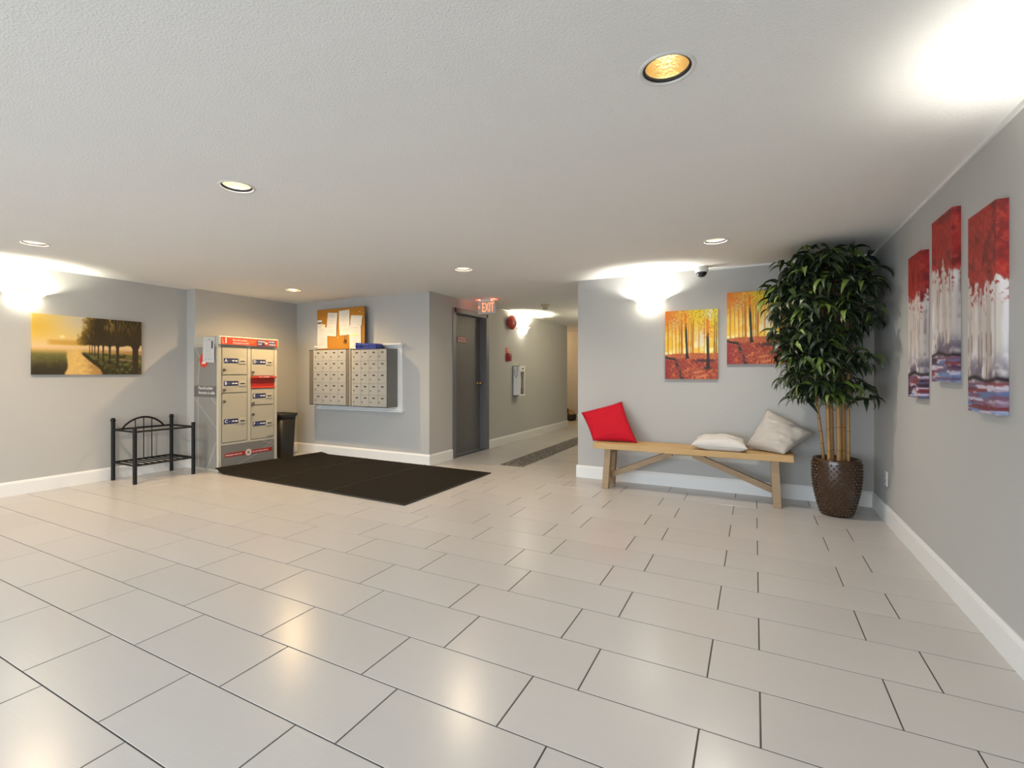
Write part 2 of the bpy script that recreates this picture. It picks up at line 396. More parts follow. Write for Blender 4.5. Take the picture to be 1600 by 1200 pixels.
# ------------------------------------------------------------------ recessed ceiling lights
M_TRIMRING = mat('light_trim', (.74, .74, .72), .45, noise=(20, .02))
M_GASKET = mat('black_gasket', (.015, .013, .012), .6, noise=(20, .1))
M_REFL = mat('gold_reflector', (.88, .72, .42), .28, metal=.85, bump=(120, .15), noise=(30, .1))
M_REFW = mat('pale_reflector', (.82, .76, .64), .38, metal=.5, noise=(30, .05))
M_BULB = mat('bulb_glow', (.9, .88, .8), .5, emit=(1.0, .88, .66, 16.0), noise=(3, .01))
M_BULB2 = mat('bulb_glow_near', (.9, .88, .8), .5, emit=(1.0, .90, .70, 11.0), noise=(3, .01))
LL = ['round recessed ceiling light above the willow canvas', 'round recessed ceiling light between the willow-side light and the gold one',
      'nearest recessed ceiling light with gold reflector and black inner ring', 'small recessed ceiling light above the parcel locker and waste bin',
      'recessed ceiling light in front of the exit sign', 'recessed ceiling light near the dome camera and bench']
for i, (x, y) in enumerate(LIGHTS):
    t = thing('recessed_light', LL[i], 'ceiling light', (x, y, H), group='recessed ceiling lights')
    MB().lathe([(.0805, .006), (.0805, -.001), (.085, -.0045), (.094, -.003), (.0955, .0)], n=40).build('trim_ring', M_TRIMRING, t)
    MB().lathe([(.0805, .0015), (.0735, .0020), (.0725, .012)], n=40).build('gasket', M_GASKET, t)
    MB().lathe([(.0730, .007), (.070, .05), (.060, .09), (.046, .118), (.036, .125)], n=40).build('reflector', M_REFL if i == 2 else M_REFW, t)
    MB().lathe([(.036, .126), (.03, .100), (.02, .090), (.0005, .087)], n=24).build('bulb', M_BULB2 if i == 2 else M_BULB, t)
    MB().lathe([(.0865, .002), (.0865, .16), (.0005, .16)], n=32).build('housing', M_GASKET, t)
    lamp('downlight_lamp', 'SPOT', (0, 0, .082 if i == 2 else .016), DOWN[i][0], DOWN[i][1], .03, t, spot_size=R(95 if i == 2 else 165), spot_blend=1.0)
# ------------------------------------------------------------------ wall sconces (frosted bowl with flared tray)
M_BOWL = mat('frosted_glass', (.85, .82, .74), .5, emit=(1.0, .93, .74, BOWL_E), noise=(3, .01))
M_RIM = mat('sconce_rim', (.75, .72, .64), .4, noise=(9, .02), emit=(1, .93, .76, .9))
def sconce(label, loc, rz, watts, colour):
    t = thing('wall_sconce', label, 'wall lamp', loc, rz, 'bowl wall sconces')
    a0, a1 = PI, 2*PI
    MB().lathe([(.002, -.145), (.05, -.138), (.085, -.115), (.108, -.080), (.122, -.038), (.118, -.036), (.1, -.08), (.075, -.11), (.04, -.13), (.002, -.137)], n=28, a0=a0, a1=a1).build('bowl', M_BOWL, t)
    MB().lathe([(.118, -.040), (.130, -.036), (.166, -.004), (.168, 0), (.162, 0), (.126, -.031), (.118, -.034)], n=28, a0=a0, a1=a1).build('flared_tray', M_RIM, t)
    MB().box(-.08, .08, -.012, 0, -.12, .02, .003).build('back_plate', M_WHITE, t)
    lamp('sconce_lamp', 'POINT', (0, -.062, -.075), watts, colour, .03, t)
    return t
sconce('glowing bowl sconce above the willow canvas on the left wall', (XW, 2.0, 1.955), PI/2, 34, (1, .93, .74))
sconce('glowing bowl sconce above the bench, beside the square forest canvas', (-.975, YB, 1.953), 0, 42, (1, .96, .86))
sconce('glowing bowl sconce on the hallway wall beside the red alarm bell', (XM, 7.76, 1.99), PI/2, 170, (1, .93, .66))
sconce('bowl sconce on the wall of red canvases, past the nearest canvas', (XR, 2.08, 1.955), -PI/2, 14, (1, .97, .88))
# warm light round the hallway corner; second one added unseen to brighten the hall
for lab, pos, wt, colr in (('round flush ceiling light in the side passage at the hallway end', (-5.0, 10.95, H), 34, (1, .62, .28)), ('added flush ceiling light brightening the hallway, unseen behind the bench wall', (-2.15, 8.3, H), 30, (1, .88, .60))):
    t = thing('flush_light', lab, 'ceiling light', pos, group='flush hallway lights')
    MB().lathe([(.15, 0), (.15, -.02), (.12, -.06), (.06, -.08), (.0005, -.085)], n=28).build('shade', mat('warm_shade', (.8, .7, .5), .5, emit=(1, .72, .4, 4.), noise=(3, .01)), t)
    lamp('flush_lamp', 'POINT', (0, 0, -.14), wt, colr, .06, t)
# ------------------------------------------------------------------ ceiling bits
M_DET = mat('aged_plastic', (.50, .44, .30), .5, noise=(15, .04))
t = thing('smoke_detector', 'beige smoke detector on the hallway ceiling', 'detector', (-2.824, 6.833, H))
MB().lathe([(.072, 0), (.072, -.012), (.066, -.02)], n=28).build('base', M_DET, t)
MB().lathe([(.066, -.018), (.046, -.03), (.040, -.07), (.030, -.076), (.0005, -.076)], n=28).build('sensor_head', M_DET, t)
t = thing('dome_camera', 'white dome security camera on the ceiling above the forest canvases', 'camera', (-.463, 5.15, H))
MB().lathe([(.062, 0), (.062, -.018), (.060, -.045), (.052, -.052)], n=32).build('housing', M_WHITE, t)
MB().lathe([(.0525, -.05), (.047, -.072), (.033, -.09), (.016, -.098), (.0005, -.100)], n=32).build('dome', mat('smoked_dome', (.02, .02, .022), .08, noise=(5, .1)), t)
MB().lathe([(.0, -.0), (.012, -.002), (.012, -.02)], n=14).build('lens_ring', M_BLACK, t, (.0, -.035, -.082))
# exit sign
t = thing('exit_sign', 'illuminated red EXIT sign hanging from the ceiling by the grey door', 'sign', (-3.37, 5.98, H))
MB().box(-.085, .085, -.03, .03, -.028, 0, .004).build('canopy', M_WHITE, t)
M_PANEL = mat('edge_lit_panel', (.62, .56, .53), .3, noise=(6, .02))
pn = MB().box(-.142, .142, -.012, .012, -.205, -.026, .003).build('sign_panel', M_PANEL, t)
M_EXIT = mat('exit_red_glow', (.9, .15, .05), .5, emit=(1.0, .30, .11, 1.35), noise=(3, .01))
text('EXIT', .185, M_EXIT, pn, (.028, -.0135, -.118), align='CENTER', sx=.52, bold=.001)
text('<', .085, M_EXIT, pn, (-.119, -.0135, -.110), align='CENTER', sx=.6, bold=.002, name='arrow')
text('EXIT', .185, M_EXIT, pn, (-.012, .0135, -.118), rot=(PI/2, 0, PI), align='CENTER', sx=.60, bold=.0015)
for sx in (-.118, .118): lamp('exit_glow', 'POINT', (sx, 0, -.014), 0.4, (1, .10, .05), .006, t)
# ------------------------------------------------------------------ hallway wall fittings (local -Y faces out of the wall)
M_BELL = mat('bell_red', (.36, .030, .022), .35, noise=(12, .05))
t = thing('alarm_bell', 'round red fire alarm bell on the hallway wall', 'bell', (XM, 7.27, 2.03), PI/2)
MB().box(-.06, .06, -.05, 0, -.06, .06, .005).build('back_box', M_BELL, t)
prof = [(.118, 0), (.122, .018), (.115, .045), (.085, .068), (.04, .078), (.0005, .08)]
b = MB().lathe(prof, n=36).build('gong', M_BELL, t, (0, -.045, 0), (PI/2, 0, 0))
MB().lathe([(.016, 0), (.016, .010), (.008, .014), (.0005, .014)], n=14).build('bolt', mat('steel', (.5, .48, .46), .35, metal=.9, noise=(9, .05)), t, (0, -.124, 0), (PI/2, 0, 0))
t = thing('pull_station', 'small red fire alarm pull station below the alarm bell', 'alarm', (XM, 7.22, 1.45), PI/2)
MB().box(-.05, .05, -.055, 0, -.07, .06, .004).build('box', M_RED, t)
MB().box(-.035, .035, -.068, -.054, -.02, .01, .003).build('pull_handle', M_BELL, t)
text('FIRE', .03, M_TXTW, t, (0, -.0555, .04), align='CENTER')
t = thing('fire_sign', 'small red sign just above the pull station', 'sign', (XM, 7.205, 1.558), PI/2)
MB().box(-.045, .045, -.004, 0, -.045, .045).build('plate', mat('sign_orange_red', (.55, .07, .035), .5, noise=(20, .04)), t)
MB().lathe([(.012, 0), (.018, .001), (.018, .002)], n=12).build('symbol', M_TXTW, t, (0, -.004, 0), (PI/2, 0, 0))
# extinguisher cabinet
cx0 = 7.535
t = thing('extinguisher_cabinet', 'white fire extinguisher cabinet with glazed door on the hallway wall', 'cabinet', (XM, cx0, .79), PI/2)
CW, CD_, CH = .21, .12, .515
mb = MB(); hw = CW/2
mb.box(-hw, -hw+.012, -CD_, 0, 0, CH); mb.box(hw-.012, hw, -CD_, 0, 0, CH); mb.box(-hw, hw, -CD_, 0, 0, .012); mb.box(-hw, hw, -CD_, 0, CH-.012, CH); mb.box(-hw, hw, -.01, 0, 0, CH)
mb.build('body', M_WHITE, t)
fr = MB().box(-hw, -hw+.03, -CD_-.014, -CD_, 0, CH).box(hw-.03, hw, -CD_-.014, -CD_, 0, CH).box(-hw+.03, hw-.03, -CD_-.014, -CD_, 0, .03).box(-hw+.03, hw-.03, -CD_-.014, -CD_, CH-.10, CH).build('door', M_WHITE, t)
MB().box(-hw+.03, hw-.03, -CD_-.008, -CD_-.004, .03, CH-.10).build('pane', glz, fr)
MB().lathe([(.014, 0), (.014, .012), (.0005, .014)], n=12).build('lock', M_BLACK, fr, (0, -CD_-.014, CH-.05), (PI/2, 0, 0))
MB().tube([(-hw-.004, -CD_+.03, CH-.02), (-hw-.006, -CD_+.035, CH-.15), (-hw-.006, -CD_+.055, CH-.20), (-hw-.006, -CD_+.08, CH-.15), (-hw-.004, -CD_+.085, CH-.05)], .004, 6).build('break_bar_chain', M_BLACK, t)
t = thing('fire_extinguisher', 'red and cream fire extinguisher standing inside the glazed cabinet', 'extinguisher', (XM+.065, cx0, .803), PI/2)
MB().lathe([(.042, 0), (.046, .01), (.046, .12)], n=24, capb=True).build('cylinder_base', M_RED, t)
MB().lathe([(.046, .12), (.046, .26), (.036, .30), (.02, .32), (.018, .345)], n=24).build('cylinder', mat('extinguisher_cream', (.60, .56, .45), .4, noise=(9, .04)), t)
MB().box(-.02, .05, -.015, .015, .345, .365, .003).box(-.01, .06, -.012, .012, .38, .39, .002).box(-.015, .0, -.012, .012, .36, .39, .002).build('valve_handle', M_BLACK, t)
# things at the far end of the hallway
M_DARK = mat('dark_leather', (.020, .016, .013), .5, noise=(14, .3)); M_TAN = mat('tan_felt', (.45, .25, .10), .8, noise=(14, .1))
t = thing('basket', 'dark brown basket on the floor at the far hallway end', 'basket', (-4.11, 11.52, 0), 0)
MB().lathe([(.13, 0), (.165, .03), (.18, .15), (.172, .155), (.15, .04), (.0005, .035)], n=20, capb=True).build('basket_body', M_DARK, t)
for k in range(3): MB().lathe([(.165+.005*k, .04+.035*k), (.178+.004*k, .05+.035*k), (.168+.005*k, .06+.035*k)], n=20).build('band', mat('dark_weave', (.04, .03, .022), .7, noise=(30, .3)), t)
tag(MB().lathe([(.0005, -.085), (.05, -.07), (.08, -.03), (.085, .0), (.07, .05), (.03, .08), (.0005, .085)], n=16).build('dark_ball', M_DARK, None, (-4.20, 11.50, .235)), 'dark round ball resting in the far hallway basket', 'ball')
ring = MB().tube([(.055*math.cos(a), 0, .055*math.sin(a)) for a in [2*PI*k/16 for k in range(17)]], .026, 8, cap=False).build('tan_ring', M_TAN, None, (-4.04, 11.46, .21)); tag(ring, 'tan ring-shaped toy on top of the far hallway basket', 'toy')
# outlet on the right wall
t = thing('wall_outlet', 'white electrical outlet low on the wall beside the planter', 'outlet', (XR, 4.80, .34), -PI/2)
MB().box(-.036, .036, -.006, 0, -.058, .058, .002).build('cover_plate', M_WHITE, t)
for dz in (-.02, .02):
    s_ = MB().box(-.017, .017, -.008, -.005, dz-.014, dz+.014, .002).build('socket', mat('socket_face', (.6, .6, .58), .5, noise=(9, .02)), t)
    MB().box(-.008, -.005, -.0085, -.007, dz-.004, dz+.006).box(.005, .008, -.0085, -.007, dz-.004, dz+.006).build('slot', M_BLACK, s_)
# ------------------------------------------------------------------ parcel locker (local -Y is the front, faces +X)
M_LOCK = mat('locker_cream', (.46, .43, .345), .45, noise=(6, .02))
M_LEDGE = mat('locker_frame', (.52, .49, .41), .4, noise=(6, .02))
M_LRED = mat('locker_red', (.62, .055, .022), .45, noise=(9, .04)); M_LDRED = mat('locker_dark_red', (.38, .018, .012), .5, noise=(9, .06))
M_NAVY = mat('label_navy', (.018, .022, .10), .5, noise=(9, .05)); M_LGREY = mat('locker_grey_print', (.20, .195, .185), .5, noise=(5, .06))
M_STEEL = mat('lock_steel', (.16, .14, .11), .4, metal=.6, noise=(30, .1))
LW, LD, LH = .80, .475, 1.62
LX, LY = -5.632, 3.905
lk = thing('parcel_locker', 'cream parcel locker with red header and lettered compartments, standing on the mat edge', 'locker', (LX-LD/2, LY, 0), PI/2)
f = -LD/2
MB().box(-LW/2, LW/2, f+.02, LD/2, .0, LH-.1, .004).build('body', M_LOCK, lk)
fm = MB(); zt = LH-.105
fm.box(-LW/2, -LW/2+.045, f-.006, f+.03, 0, LH-.06, .008); fm.box(LW/2-.04, LW/2, f-.006, f+.03, 0, LH-.06, .006); fm.box(-.022, .022, f-.004, f+.03, .32, zt, .003)
fm.box(-LW/2+.045, LW/2-.04, f-.002, f+.03, .31, .335, .002)
fm.build('frame', M_LEDGE, lk)
hd = MB().box(-LW/2-.003, LW/2+.003, f-.03, LD/2, LH-.104, LH, .008).build('header', M_LEDGE, lk)
MB().box(-LW/2+.022, LW/2-.012, f-.033, f-.028, LH-.098, LH-.012).build('header_plate', M_LRED, hd)
yt = f-.0335
text('1', .088, M_TXTW, hd, (-LW/2+.08, yt, LH-.056), align='CENTER', bold=.003)
MB().add([(-LW/2+.035, yt, LH-.09), (-LW/2+.06, yt, LH-.09), (-LW/2+.04, yt, LH-.03), (-LW/2+.03, yt, LH-.03)], [(0, 1, 2, 3)]).build('red_swoosh', mat('pale_red_print', (.8, .25, .18), .5, noise=(9, .05)), hd)
text('Parcel Locker', .034, M_TXTW, hd, (-.235, yt, LH-.042)); text('Armoire à colis', .034, M_TXTW, hd, (-.235, yt, LH-.076))
text('CANADA\nPOSTES', .026, mat('orange_print', (.75, .22, .08), .5, noise=(9, .04)), hd, (-.045, yt, LH-.055), spacing=.9)
MB().box(.085, .352, f-.0345, f-.0325, LH-.094, LH-.022).build('navy_plate', M_NAVY, hd)
yn = f-.0350
text('CANADA', .026, M_TXTW, hd, (.095, yn, LH-.043), sx=.95); text('POST', .026, M_TXTW, hd, (.095, yn, LH-.076))
text('POSTES', .026, M_TXTW, hd, (.252, yn, LH-.043)); text('CANADA', .026, M_TXTW, hd, (.252, yn, LH-.076), sx=.9)
MB().disc((.222, yn, LH-.058), .030, 20, 'y').build('emblem_disc', M_LRED, hd)
MB().add([(.203, yn-.0006, LH-.072), (.24, yn-.0006, LH-.058), (.207, yn-.0006, LH-.046)], [(0, 1, 2)]).build('emblem_wing', mat('cream_print', (.85, .72, .45), .5, noise=(9, .03)), hd)
L0, L1, R0, R1 = -LW/2+.05, -.026, .026, LW/2-.044
DOORS = [('A', L0, L1, .125, .462, .265, .405), ('B', L0, L1, .470, .682, .54, .645), ('C', L0, L1, .690, 1.282, 1.00, .782),
         ('D', R0, R1, .125, .480, .272, .43), ('E', R0, R1, .640, .848, .705, .825), ('F', R0, R1, .858, 1.282, 1.06, .965)]
for ch, x0, x1, t0, t1, tg, lo in DOORS:
    d = MB().box(x0+.004, x1-.004, f-.006, f+.03, LH-t1+.003, LH-t0-.003, .003).build('door', M_LOCK, lk); d['label'] = 'compartment door %s' % ch
    yt = f-.008
    MB().box(x0+.022, x0+.20, yt-.001, yt+.002, LH-tg-.056, LH-tg).build('name_plate', M_NAVY, d)
    text(ch, .052, M_TXTW, d, (x0+.03, yt-.0016, LH-tg-.028), bold=.001)
    MB().box(x0+.125, x0+.150, yt-.0016, yt, LH-tg-.038, LH-tg-.02).box(x0+.150, x0+.165, yt-.0016, yt, LH-tg-.032, LH-tg-.026).box(x0+.165, x0+.19, yt-.0016, yt, LH-tg-.038, LH-tg-.02).build('key_print', M_TXTW, d)
    text('Insert key\nInsérer la clé', .014, mat('pale_blue_print', (.25, .30, .45), .5, noise=(9, .05)), d, (x0+.07, yt-.0016, LH-tg-.028), spacing=.9)
    MB().box(x0+.212, x0+.298, yt-.006, yt+.002, LH-tg-.062, LH-tg+.002, .002).build('key_slot_plate', M_LEDGE, d)
    MB().box(x0+.225, x0+.285, yt-.0075, yt-.005, LH-tg-.040, LH-tg-.028).build('key_slot', M_BLACK, d)
    MB().lathe([(.017, 0), (.017, .012), (.012, .018), (.0005, .018)], n=14).build('lock', M_STEEL, d, (x0+.022, yt, LH-lo), (PI/2, 0, 0))
# red mail slot
sl = MB().box(R0+.002, R1+.004, f-.004, f+.03, LH-.632, LH-.488, .002).build('mail_slot', M_LDRED, lk); sl['label'] = 'red outgoing mail slot'
MB().box(R0-.004, R1+.014, f-.035, f, LH-.505, LH-.485, .003).build('slot_hood', M_LRED, sl)
MB().box(R0+.0, R1+.006, f-.014, f-.002, LH-.636, LH-.615, .002).build('slot_lip', M_LRED, sl)
text('MAIL • COURRIER', .018, M_TXTW, sl, ((R0+R1)/2, f-.0356, LH-.495), align='CENTER')
text('Canadä', .03, M_INK, lk, (R1-.11, f-.0085, LH-1.262))
# kick panel with slogan
kp = MB().box(-LW/2+.05, LW/2-.044, f-.004, f+.03, .02, .312, .002).build('kick_panel', M_LGREY, lk)
def bar(p, q, wd, yq):
    p = Vector(p); q = Vector(q); d = (q-p).normalized(); n = Vector((-d.y, d.x))*wd/2
    return [(p.x+n.x, yq, p.y+n.y), (p.x-n.x, yq, p.y-n.y), (q.x-n.x, yq, q.y-n.y), (q.x+n.x, yq, q.y+n.y)]
M_LINE = mat('pale_grey_print', (.34, .33, .31), .5, noise=(6, .03))
gl_ = MB()
for p, q in (((-.22, .03), (.34, .24)), ((.08, .13), (.34, .30)), ((.18, .305), (.34, .25))): gl_.add(bar(p, q, .010, f-.0046), [(0, 1, 2, 3)])
gl_.build('print_lines', M_LINE, kp)
MB().box(-LW/2+.085, LW/2-.075, f-.0055, f-.003, .160, .207).build('slogan_strip', M_LDRED, kp)
text('Delivering the online world', .028, M_TXTW, kp, (-LW/2+.095, f-.006, .183), sx=.66); text('Du monde en ligne à chez vous', .028, M_TXTW, kp, (.045, f-.006, .183), sx=.62)
MB().disc((-.01, f-.0062, .184), .042, 22, 'y').build('slogan_disc', mat('pale_pink_print', (.75, .62, .58), .5, noise=(9, .04)), kp)
MB().box(-.026, .004, f-.0068, f-.006, .170, .20).build('slogan_icon', M_LGREY, kp)
# printed side panel facing the camera (local -X side)
def locker_side(u, v):                       # v down
    c = np.ones(u.shape+(3,))*np.array((.56, .55, .53))
    c = mix(c, (.58, .57, .545), sst(.35, 0, v)*.6); c = mix(c, (.50, .495, .48), sst(.1, .7, fbm(u*3, v*4))*.5)
    for a, b_, wd in (((.05, .0), (.35, .12), .02), ((.0, .42), (1., .66), .012), ((.55, .36), (1., .47), .014), ((0.25, .12), (.18, .3), .02), ((.6, 1.0), (1., .78), .02), ((.18, .40), (.20, 1.), .02)):
        a = np.array(a); b_ = np.array(b_); d = b_-a; t = np.clip(((u-a[0])*d[0]+(v-a[1])*d[1]*9)/(d[0]**2+9*d[1]**2), 0, 1)
        dist = np.sqrt((u-a[0]-t*d[0])**2+9*(v-a[1]-t*d[1])**2); c = mix(c, (.72, .71, .68), np.clip(1-dist/wd/1.6, 0, 1)*.8)
    band = (v > .318) & (v < .412); c[band] = (.40, .39, .385)
    return c
def vgrid(name, W, Hh, nx, nz, fn, m, parent, T=None, side_fn=None, loc=None, rot=None):
    """picture grid in local XZ facing -Y; with T the outer ring folds back to form the canvas sides."""
    xs = np.linspace(-W/2, W/2, nx+1); zs = np.linspace(Hh/2, -Hh/2, nz+1); us = np.linspace(0, 1, nx+1); vs_ = np.linspace(0, 1, nz+1); y = 0.
    ys = np.zeros((nz+1, nx+1))
    if T:
        k = 6; q = np.arange(1, k+1)/k; tu = T/W            # mirrored wrap on the two sides, folded edge above and below
        xs = np.concatenate([np.full(k, xs[0]), xs, np.full(k, xs[-1])]); us = np.concatenate([(tu*q)[::-1], us, 1-tu*q])
        yc_ = np.concatenate([(-T*(1-q))[::-1], np.full(nx+1, -T), -T*(1-q)])
        zs = np.concatenate([[zs[0]], zs, [zs[-1]]]); vs_ = np.concatenate([[0], vs_, [1]])
        ys = np.tile(yc_, (len(zs), 1)); ys[0, :] = 0; ys[-1, :] = 0
    U, V = np.meshgrid(us, vs_); X, Z = np.meshgrid(xs, zs)
    col = fn(U, V)
    n0, n1 = X.shape; P = np.stack([X, ys, Z], -1).reshape(-1, 3)
    idx = np.arange(n0*n1).reshape(n0, n1)
    F_ = np.stack([idx[:-1, :-1], idx[1:, :-1], idx[1:, 1:], idx[:-1, 1:]], -1).reshape(-1, 4)
    me = bpy.data.meshes.new(name); me.from_pydata(P.tolist(), [], F_.tolist())
    c = np.clip(col.reshape(-1, 3), 0, 1); c = np.where(c <= .04045, c/12.92, ((c+.055)/1.055)**2.4)
    at = me.color_attributes.new('print', 'FLOAT_COLOR', 'POINT'); at.data.foreach_set('color', np.concatenate([c, np.ones((len(c), 1))], 1).ravel())
    me.materials.append(m); me.update(); return link(name, me, parent, loc, rot)
sp = vgrid('side_panel', LD-.03, LH-.16, 40, 120, locker_side, mat_vcol('locker_side_print', .35), lk, T=.004, loc=(-LW/2, .008, (LH-.16)/2+.03), rot=(0, 0, -PI/2))
text('Parcel Locker', .052, M_TXTW, sp, (-.13, -.0048, .235)); text('Armoire à colis', .052, M_TXTW, sp, (-.13, -.0048, .178))
MB().disc((-.02, -.0050, .60-.03), .088, 28, 'y').build('emblem_disc', M_LRED, sp)
MB().add([(-.065, -.0056, .53), (.01, -.0056, .53), (.055, -.0056, .60), (-.02, -.0056, .58)], [(0, 1, 2, 3)]).build('emblem_wing', M_TXTW, sp)
# notice taped on the locker side
M_PAPER2 = mat('notice_paper', (.60, .60, .585), .85, noise=(14, .02))
def sheet(name, label, W, Hh, loc, rot, lines=8, m=M_PAPER2, extra=None, bend=.006, cat='notice', group=None, seed=0):
    nx, nz = 6, 8; vs = []; fs = []; rd = random.Random(seed)
    for j in range(nz+1):
        for i in range(nx+1):
            u, v = i/nx, j/nz; vs.append(((u-.5)*W, -.0035-bend*(math.sin(v*PI*.9)**2*.5+.8*(u-.5)**2*(v)), (.5-v)*Hh))
    n = nx+1
    for j in range(nz):
        for i in range(nx): fs.append((j*n+i, (j+1)*n+i, (j+1)*n+i+1, j*n+i+1))
    mb = MB().add(vs, fs, True)
    mb.add([(x, y+.0008, z) for x, y, z in vs], [tuple(reversed(q)) for q in fs], True)
    o = mb.build(name, m, None, loc, rot); tag(o, label, cat, group)
    pm = MB()
    def surf(u, v): return (-.0035-bend*(math.sin(v*PI*.9)**2*.5+.8*(u-.5)**2*v))-.0012
    for k in range(lines):
        v = .10+.8*k/max(lines, 1); u0 = .12+rd.random()*.12; u1 = .88-rd.random()*.22; hh = (.012 if k else .02)
        if rd.random() < .12: continue
        seg = 4; uu = [u0+(u1-u0)*i/seg for i in range(seg+1)]
        pm.add([((u-.5)*W, surf(u, v), (.5-v)*Hh) for u in uu]+[((u-.5)*W, surf(u, v+hh), (.5-v-hh)*Hh) for u in uu], [(i, seg+1+i, seg+2+i, i+1) for i in range(seg)])
    if pm.v: pm.build('print_lines', mat('grey_print', (.42, .42, .42), .8, noise=(40, .1)), o)
    if extra: extra(o, surf, W, Hh)
    return o
M_LILAC = mat('pale_blue_icons', (.35, .45, .55), .7, noise=(20, .1))
def locker_notice(o, surf, W, Hh):
    MB().box(W*.22, W*.38, surf(.8, .2)-.0015, surf(.8, .2), Hh*.06, Hh*.36).build('dark_photo', M_INK, o)
    MB().box(-W*.05, W*.1, surf(.5, .08)-.001, surf(.5, .08), Hh*.41, Hh*.43).build('heading', M_INK, o)
    for k in (-1, 0, 1): MB().box(k*W*.24-.012, k*W*.24+.010, surf(.5, .9)-.0015, surf(.5, .9), -Hh*.42, -Hh*.34).build('icon', M_LILAC, o)
sheet('paper_notice', 'white paper notice taped to the side of the parcel locker', .225, .30, (-5.79, LY-LW/2-.006, 1.455), (0, R(2.5), 0), 9, extra=locker_notice, seed=4)
# ------------------------------------------------------------------ waste bin
M_BIN = mat('bin_charcoal', (.018, .017, .017), .5, noise=(9, .08))
bn = thing('waste_bin', 'charcoal plastic waste bin between the parcel locker and mailbox wall', 'waste bin', (-5.925, 4.60, 0), 0)
def rrect(w_, d_, r, z, n=5):
    out = []
    for cx, cy, a in ((w_/2-r, d_/2-r, 0), (-w_/2+r, d_/2-r, PI/2), (-w_/2+r, -d_/2+r, PI), (w_/2-r, -d_/2+r, 1.5*PI)):
        for k in range(n+1): out.append((cx+r*math.cos(a+PI/2*k/n), cy+r*math.sin(a+PI/2*k/n), z))
    return out
def loft(mb, rings, capb=True, capt=False, smooth=True):
    n = len(rings[0]); vs = [p for r_ in rings for p in r_]
    mb.add(vs, [(i*n+k, i*n+(k+1) % n, (i+1)*n+(k+1) % n, (i+1)*n+k) for i in range(len(rings)-1) for k in range(n)], smooth)
    if capb: mb.add(rings[0], [tuple(reversed(range(n)))])
    if capt: mb.add(rings[-1], [tuple(range(n))])
    return mb
loft(MB(), [rrect(.27, .23, .05, 0), rrect(.275, .235, .05, .01), rrect(.325, .285, .06, .575), rrect(.317, .277, .058, .575), rrect(.268, .228, .05, .03)], True, True).build('tub', M_BIN, bn)
loft(MB(), [rrect(.322, .282, .06, .55), rrect(.345, .305, .065, .565), rrect(.375, .335, .07, .605), rrect(.368, .328, .07, .612), rrect(.33, .29, .06, .585), rrect(.318, .278, .06, .57)], False).build('rim', mat('bin_rim', (.03, .029, .028), .45, noise=(9, .05)), bn)
st = MB().box(-.036, .036, -.003, 0, -.06, .06).build('sticker', M_PAPER, bn, (.045, -.1315, .34), (R(-2.5), 0, 0))
MB().box(-.03, .02, -.0045, -.0025, .035, .06).build('sticker_print', mat('sticker_orange', (.45, .16, .07), .6, noise=(20, .1)), st)
MB().box(.0, .034, -.0045, -.0025, -.02, .03).build('sticker_print', M_INK, st); MB().box(-.036, -.002, -.0045, -.0025, -.058, -.02).build('sticker_print', mat('sticker_blue', (.25, .32, .42), .6, noise=(20, .1)), st)
# ------------------------------------------------------------------ entrance mat of three panels, curled at the locker
M_MAT = mat('mat_pile', (.024, .020, .015), .95, spec=.1, noise=(60, .45), bump=(420, .7)); M_MATE = mat('mat_edge', (.022, .019, .016), .7, noise=(20, .1))
mt = thing('entrance_mat', 'large dark brown-black carpet mat in three joined panels before the mailboxes', 'mat', (-4.2, 4.19, 0), 0)
A_, B_, C_, D_ = Vector((-5.60, 3.465)), Vector((-2.747, 3.392)), Vector((-2.735, 4.95)), Vector((-5.56, 5.0))
def mat_pt(u, v):
    p = (A_*(1-u)+B_*u)*(1-v)+(D_*(1-u)+C_*u)*v; z = .011+.0015*float(vnoise(u*9, v*6))
    s_ = (u)*2.86                         # distance from the locker end
    k = max(0., 1-s_/.16); kk = k*k*(3-2*k)
    z += .05*kk*(1-.55*v); p = p+Vector((-.018*kk, 0)); return (p.x-mt.location.x, p.y-mt.location.y, z)
for (u0, u1) in ((0, .310), (.3115, .660), (.6615, 1)):
    nx, ny = 24, 20; top = [[mat_pt(u0+(u1-u0)*(i/nx)**(1.6 if u0 == 0 else 1), j/ny) for i in range(nx+1)] for j in range(ny+1)]
    mb = MB(); n = nx+1; vs = [p for r_ in top for p in r_]; lo = [(p[0], p[1], max(p[2]-.010, .0008)) for p in vs]
    mb.add(vs, [(j*n+i, j*n+i+1, (j+1)*n+i+1, (j+1)*n+i) for j in range(ny) for i in range(nx)], True)
    mb.add(lo, [(j*n+i, (j+1)*n+i, (j+1)*n+i+1, j*n+i+1) for j in range(ny) for i in range(nx)], True)
    edge = [i for i in range(nx+1)]+[j*n+nx for j in range(1, ny+1)]+[ny*n+i for i in range(nx-1, -1, -1)]+[j*n for j in range(ny-1, 0, -1)]
    mb.add([vs[i] for i in edge]+[lo[i] for i in edge], [(k, len(edge)+k, len(edge)+(k+1) % len(edge), (k+1) % len(edge)) for k in range(len(edge))])
    mb.build('panel', M_MAT, mt)
eb = MB()
for a, b_ in (((0.06, 0), (1, 0)), ((1, 0), (1, 1)), ((1, 1), (0.06, 1))):
    pts = [mat_pt(a[0]+(b_[0]-a[0])*k/12, a[1]+(b_[1]-a[1])*k/12) for k in range(13)]; eb.tube([(p[0], p[1], .0065) for p in pts], .0062, 6)
eb.build('rubber_edging', M_MATE, mt)
for us_ in (.3108, .6608): MB().tube([mat_pt(us_, k/14) for k in range(15)], .0055, 6).build('seam', M_MATE, mt)
